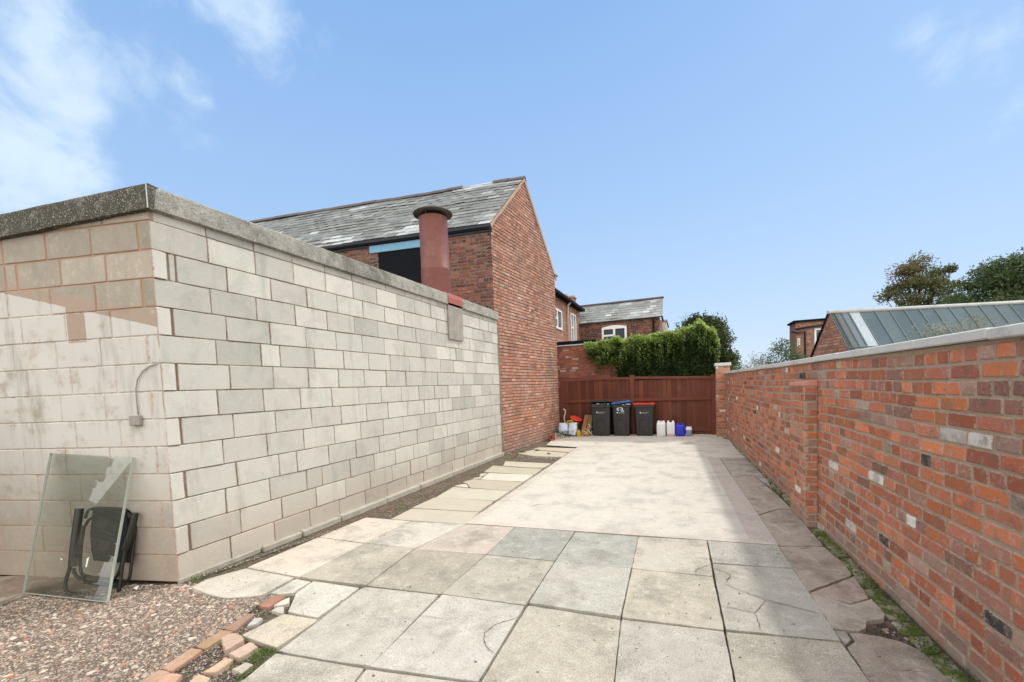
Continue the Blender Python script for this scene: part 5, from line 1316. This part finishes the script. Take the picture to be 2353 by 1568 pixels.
def jerry(px0, px1, pyt, label, mat, rib=False, capm=None):
    p = G((px0+px1)/2, 1003.5); Y = p.y; w_ = PL(px1, 990, (0, Y, 0), (0, 1, 0)).x-PL(px0, 990, (0, Y, 0), (0, 1, 0)).x-.01; h = PL((px0+px1)/2, pyt, (0, Y, 0), (0, 1, 0)).z; d = w_*.9
    t = thing('jerrycan', label, 'jerrycan', (p.x, Y+d/2, 0), 0, 'plastic canisters beside the bins')
    mb = MB()
    mb.loft([rrect(w_*.86, d*.86, .03, .0), rrect(w_*.97, d*.97, .04, .02), rrect(w_, d, .04, h*.3), rrect(w_, d, .04, h*.74), rrect(w_*.96, d*.96, .045, h*.86), rrect(w_*.84, d*.86, .05, h*.90)], mi=0, cap0=True, cap1=True, sm=True)
    for s in (-1, 1):   # raised shoulders either side of the filler
        mb.loft([[Vector((s*(w_*.28)+q.x, q.y, q.z)) for q in rrect(w_*.30, d*.8, .03, z)] for z in (h*.86,)]+[[Vector((s*(w_*.28)+q.x*.9, q.y*.95, q.z)) for q in rrect(w_*.30, d*.8, .03, h*.96)]]+[[Vector((s*(w_*.28)+q.x*.6, q.y*.8, q.z)) for q in rrect(w_*.30, d*.8, .03, h)]], mi=0, cap1=True, sm=True)
    mb.build('body', mat, t)
    mb = MB(); mb.tube([(0, -d*.1, h*.89), (0, -d*.1, h*.99)], w_*.13, 14); mb.build('screw_cap', capm or mat, t)
    mb = MB(); mb.tube([(0, -d*.02, h*.93), (0, d*.1, h*.97), (0, d*.32, h*.96), (0, d*.38, h*.88)], w_*.05, 8); mb.build('handle', mat, t)
    if rib: mb = MB(); mb.box((-.004, -d/2-.004, h*.1), (.004, -d/2+.002, h*.85)); mb.build('seam', attr_mat('blue seam', .4), t)
m_can1 = can_mat('milky canister', -1, (.7, .7, .7)); m_can2 = can_mat('milky canister with pink residue', .07, (.60, .42, .42)); m_can3 = can_mat('half full canister', .175, (.20, .24, .31))
jerry(1508.5, 1530, 968, 'tall white plastic jerrycan standing next to the red-lidded bin', m_can1)
jerry(1531.5, 1551.5, 967.5, 'tall white jerrycan with pinkish liquid at the bottom', m_can2, capm=M_wheel)
jerry(1552.5, 1574.5, 974, 'deep blue plastic jerrycan', M_bluecan)
jerry(1575.5, 1591, 981, 'small white jerrycan half full of grey-blue liquid', m_can3)

# sacks, tub, lid, planks and rubble in the left corner
def sack(x, y, z0, w_, h, d, lean, rz, label, seed, name='sack'):
    rs = random.Random(seed); mb = MB(); n = 20; rings = []
    for i in range(11):
        t = i/10; z = h*t; ww_ = w_*(.86+.14*sin(pi*min(1, t*1.2)))*(1 if t < .9 else 1.02); dd = d*(sin(pi*min(.96, .12+t*.9))**.6 if t < .97 else .12)
        rings.append([Vector((cos(a)*ww_/2*(abs(cos(a))**-.35 if abs(cos(a)) > .1 else 1)*.9, (sin(a)*dd/2)+lean*z, z*1.))+Vector((mnoise.noise(Vector((a*2, t*5, seed)))*.02, mnoise.noise(Vector((a*2, t*4, seed+5)))*.03, 0)) for a in [2*pi*k/n for k in range(n)]])
    mb.loft(rings, mi=0, cap0=True, cap1=True, sm=True); o = mb.build(name, M_bag); o.location = (x, y, z0); o.rotation_euler = (0, 0, rz); return tag(o, label, 'sack', 'pale sacks in the gate corner')
yg = 12.25
Pg = lambda x, y: PL(x, y, (0, yg, 0), (0, 1, 0))
a = Pg(1293, 985); sack(a.x, yg+.05, .05, .33, .34, .2, .25, .1, 'pale blue-white filled sack leaning left in the gate corner', 1)
a = Pg(1314, 985); sack(a.x, yg, .04, .30, .36, .2, .35, -.12, 'pale blue filled sack leaning right, in front of the yellow tub', 2)
t_ = thing('yellow_tub', 'yellow plastic tub with arched handles behind the pale sacks', 'tub', (Pg(1308, 985).x, yg+.32, 0))
mb = MB(); mb.loft([ringz(0.0, .17, 20), ringz(.36, .20, 20), ringz(.38, .215, 20), ringz(.38, .195, 20), ringz(.1, .18, 20)], cap0=True, sm=True); mb.build('body', M_yel, t_)
for s in (-1, 1): mb = MB(); mb.tube([(-.10, s*.2, .37), (-.07, s*.21, .45), (.07, s*.21, .45), (.10, s*.2, .37)], .018, 8); mb.build('handle', M_yel, t_)
mb = MB(); a = Pg(1291, 968); mb.tube([(a.x-.02, yg+.5, .0), (a.x-.02, yg+.45, .3), Pg(1288, 962)+Vector((0, .4, 0)), Pg(1291, 950)+Vector((0, .4, 0)), Pg(1291, 945)+Vector((0, .38, 0)), Pg(1287, 942)+Vector((0, .36, 0))], .018, 8)
tag(mb.build('white_pipe', M_pipe), 'bent off-white pipe sticking up behind the sacks', 'pipe')
mb = MB(); c = Pg(1316, 966)+Vector((0, .45, 0)); ax = Vector((1, 0, -.38)).normalized(); ay = Vector((.1, .85, .22)).normalized()
mb.loft([[c+(ax*cos(2*pi*k/24)*r+ay*sin(2*pi*k/24)*r*.9)+Vector((0, -h_, h_*.5)) for k in range(24)] for r, h_ in ((.17, 0), (.19, .02), (.185, .05), (.13, .06), (.01, .055))], sm=True, cap0=True); tag(mb.build('red_lid', M_redp), 'round red plastic bowl lid tilted against the gate behind the yellow tub', 'lid')
mb = MB(); a = Pg(1328, 993); mb.box((a.x-.03, yg-.02, .0), (a.x+.06, yg+.1, .17), bev=.02); mb.tube([(a.x+.015, yg+.04, .17), (a.x+.015, yg+.04, .2)], .02, 8); tag(mb.build('small_bottle', M_yel), 'small yellow bottle on the ground beside the right sack', 'bottle')
for (x0_, x1_, dx_, lb, sd_) in ((1332, 1341, 3, 'weathered brown plank leaning on the gate, left of the two', 1), (1344, 1353, 1, 'lighter brown plank leaning on the gate next to the black-lidded bin', 2)):
    a = Pg(x0_, 997); b_ = Pg(x1_, 997); w_ = b_.x-a.x; tp = Pg(x0_+dx_, 957).z
    mb = MB(); P = lambda u, n, s: Vector((a.x+u+.05*s*dx_/3, yg+.05+s*.5+n, tp*s*1.0))
    mb.loft([[P(0, 0, s), P(w_, 0, s), P(w_, .03, s), P(0, .03, s)] for s in (0, .5, 1)], mi=0, cap0=True, cap1=True); tag(mb.build('plank', M_wood), lb, 'plank', 'planks leaning on the gate')
mb = MB()
for (p, q) in (((1337, 990), (1352, 996)), ((1345, 985), (1362, 998)), ((1358, 997), (1362, 991)), ((1352, 975), (1358, 982)), ((1350, 992), (1345, 998))):
    a, b_ = Pg(*p), Pg(*q); mb.tube([a+Vector((0, -.02, 0)), (a+b_)/2+Vector((0, -.05, .02)), b_+Vector((0, -.1, 0))], .009, 6)
tag(mb.build('sticks', M_pipe), 'small pile of dry sticks at the foot of the planks', 'sticks')
# wire rack between plank and bin
mb = MB(); a = Pg(1355, 985)
for dx_ in (0, .045, .09): mb.tube([(a.x+dx_, yg+.25, .02), (a.x+dx_, yg+.3, .42)], .006, 6)
for z in (.1, .25, .4): mb.tube([(a.x-.02, yg+.26, z), (a.x+.11, yg+.26, z)], .006, 6)
tag(mb.build('wire_rack', M_cable), 'small grey wire rack between the planks and the first bin', 'rack')
# rubble heap
rb = MB(); rs = random.Random(91); c = G(1272, 1006)
for _ in range(520):
    x, y = rs.gauss(0, .22), rs.gauss(0, .16); h_ = max(0, .14*math.exp(-(x*x/.06+y*y/.04)))
    stone(rb, c.x+x+.05, c.y+y+.1, h_*rs.uniform(.4, 1)-.01, rs.uniform(.015, .045), rs, rs.choice([(.40, .38, .33, 1), (.30, .27, .22, 1), (.52, .50, .46, 1), (.20, .18, .14, 1), (.16, .15, .10, 1), (.36, .18, .12, 1)]))
tag(rb.build('rubble_heap', M_grit), 'heap of grey rubble and soil at the foot of the gable in the corner', 'rubble', None, 'stuff')
rl = MB()
for _ in range(500): leafmesh(rl, Vector((c.x+.12+rs.gauss(0, .16), c.y+.2+rs.gauss(0, .12), abs(rs.gauss(.06, .07)))), rs.uniform(.03, .07), rs, rs.uniform(0, .8), .5)
tag(rl.build('dry_weeds', L_weed), 'straggly weeds growing through the rubble heap', 'weeds', None, 'stuff')
for (px, py, rz, lb) in ((1268, 1007, .1, 'old red brick lying at the front of the rubble heap'),):
    p = G(px, py+3); mb = MB()
    for s in (-1, 1):
        mb.box((s*.055-.05, -.05, 0), (s*.055+.045, .05, .13), (.33, .075, .05, 1), 0, bev=.008)
    mb.box((.10, -.045, .0), (.125, .045, .13), (.5, .45, .4, 1), 0, bev=.006)
    o = mb.build('loose_brick', attr_mat('loose brick clay', .9, .003, 60)); o.location = (p.x, p.y, 0); o.rotation_euler = (0, 0, rz); tag(o, lb, 'brick')
p = G(1270, 1013); mb = MB(); mb.box((-.06, -.03, 0), (.06, .03, .04), (.38, .12, .08, 1), 0, bev=.01); o = mb.build('brick_fragment', attr_mat('clay fragment', .9, .003, 60)); o.location = (p.x, p.y, 0); tag(o, 'small red brick fragment in front of the loose red brick', 'brick fragment')
mb = MB(); a = Pg(1266, 985); a.y -= .1; mb.tube([(a.x, a.y, .05), (a.x-.01, a.y, .28), (a.x-.01, a.y+.01, .36)], .02, 8); tag(mb.build('pipe_stub', M_pipe), 'short upright whitish pipe stub standing in the rubble heap', 'pipe')
mb = MB(); a = G(1251, 1000); mb.tube([(a.x+.04, a.y+.12, .09), (a.x+.10, a.y-.03, .09)], .085, 18); tag(mb.build('drain_pipe_end', M_wheel), 'black open pipe end lying against the gable left of the rubble', 'pipe')

# ================================================================== GLASS PANE AND FOLDED CHAIR
gp_ = thing('glass_pane', 'tall greenish double glazed pane leaning on the block front', 'glass pane', (0, 0, 0))
BL, BR = G(57, 1362, .0), G(250, 1383, .0)
TLp = PL(120, 1042, C0+NF*.02, NF); TR = PL(308, 1052, C0+NF*.02, NF)
print('pane', BL, BR, TLp, TR, (TLp-BL).length, (BR-BL).length, (TR-BR).length)
gn = (BR-BL).cross(TLp-BL).normalized()
if gn.y > 0: gn = -gn
for k in (0.,):
    mb = MB(); o_ = gn*k; ins = lambda p, c: p+(c-p)*.0
    mb.poly([BL+o_, BR+o_, TR+o_, TLp+o_]); mb.build('glass', M_glass, gp_)
mb = MB()
for a, b_, r in ((BL, BR, .003), (TLp, TR, .002), (BL, TLp, .002), (BR, TR, .004)):
    d = (b_-a).normalized(); s = gn.cross(d).normalized()
    mb.loft([[p-gn*.003-s*r*.5, p+gn*.016-s*r*.5, p+gn*.016+s*r*.5, p-gn*.003+s*r*.5] for p in (a, b_)], mi=0, cap0=True, cap1=True)
mb.build('edge_seal', M_glassedge, gp_)
mb = MB(); f_ = lambda x, y: PL(x, y, BL+gn*.014, gn)
mb.poly([f_(x, y) for x, y in ((196, 1302), (199, 1304), (204, 1283), (208, 1280), (200, 1283))]); mb.build('label_scrap', M_decal, gp_); mb = MB(); mb.poly([f_(x, y) for x, y in ((137, 1283), (142, 1284), (144, 1288), (140, 1286))]); mb.build('label_scrap', M_decal, gp_)

fc = thing('folding_chair', 'folded dark garden chair behind the leaning glass pane', 'folding chair', (0, 0, 0))
cbase = (G(150, 1366)+G(285, 1358))/2; cb0, cb1 = G(155, 1360), G(285, 1352); ctp = PL(240, 1160, C0+NF*.05, NF)
cu = (cb1-cb0).normalized(); cn = cu.cross(ctp-(cb0+cb1)/2).normalized()
if cn.y > 0: cn = -cn
cS = lambda x, y, o=0.: PL(x*.17584, 1133.7+.17584*y, cb0+cn*o, cn)
def ctube(pts, r=.011, o=0., nm='frame_tube', smooth=True):
    P = [cS(x, y, o) for x, y in pts]
    if smooth:
        for _ in range(2):
            Q = [P[0]]
            for a, b_ in zip(P, P[1:]): Q += [a.lerp(b_, .25), a.lerp(b_, .75)]
            Q.append(P[-1]); P = Q
    mb = MB(); mb.tube(P, r*1.25, 8); mb.build(nm, M_metalframe, fc)
ctube([(1010, 600), (920, 960), (860, 1130), (850, 1260), (910, 1315), (1200, 1345), (1490, 1350), (1560, 1290), (1590, 1000), (1640, 700)], .011, .03)
ctube([(1120, 420), (1160, 340), (1260, 300), (1600, 330), (1640, 400)], .009, .0)
ctube([(1100, 420), (1045, 800), (1050, 1040), (1110, 1090), (1450, 1130), (1530, 1100), (1600, 900)], .010, -.02)
ctube([(1115, 330), (1135, 240), (1220, 195), (1430, 198), (1640, 205), (1730, 250), (1775, 380), (1740, 700), (1705, 1040), (1690, 1120), (1640, 1160)], .010, -.035)
ctube([(960, 980), (970, 1060), (1050, 1115), (1100, 1120)], .010, .01)
def cpanel(pts, o, nm, th=.012, m=M_fabric):
    F = [cS(x, y, o) for x, y in pts]; mb = MB(); mb.loft([[p for p in F], [p-cn*th for p in F]], cap0=True, cap1=True); return mb.build(nm, m, fc)
cpanel([(1215, 195), (1645, 210), (1670, 560), (1640, 910), (1500, 905), (1225, 880), (1190, 740), (1178, 520)], .012, 'backrest')
cpanel([(1560, 330), (1700, 330), (1720, 600), (1690, 910), (1560, 900)], -.012, 'seat')
cpanel([(1090, 1125), (1090, 1185), (1400, 1230), (1560, 1240), (1560, 1180), (1250, 1150)], .02, 'cross_strap')
ctube([(1040, 200), (1020, 330), (985, 600), (960, 820), (950, 960)], .024, .04, 'armrest')
ctube([(1765, 255), (1730, 420), (1670, 620), (1625, 735)], .022, .04, 'armrest')
# white litter scrap on gravel
mb = MB(); p = G(512, 1334); p = G(*[1210*.26044, 1225.6+495*.26044]); mb.poly([(p.x-.035, p.y-.01, .01), (p.x+.03, p.y-.015, .008), (p.x+.01, p.y+.01, .03), (p.x-.01, p.y+.012, .02)]); mb.poly([(p.x-.035, p.y-.01, .009), (p.x-.01, p.y+.012, .019), (p.x+.01, p.y+.01, .029), (p.x+.03, p.y-.015, .007)])
tag(mb.build('litter_scrap', M_white), 'small crumpled white scrap on the gravel near the wall corner', 'litter')
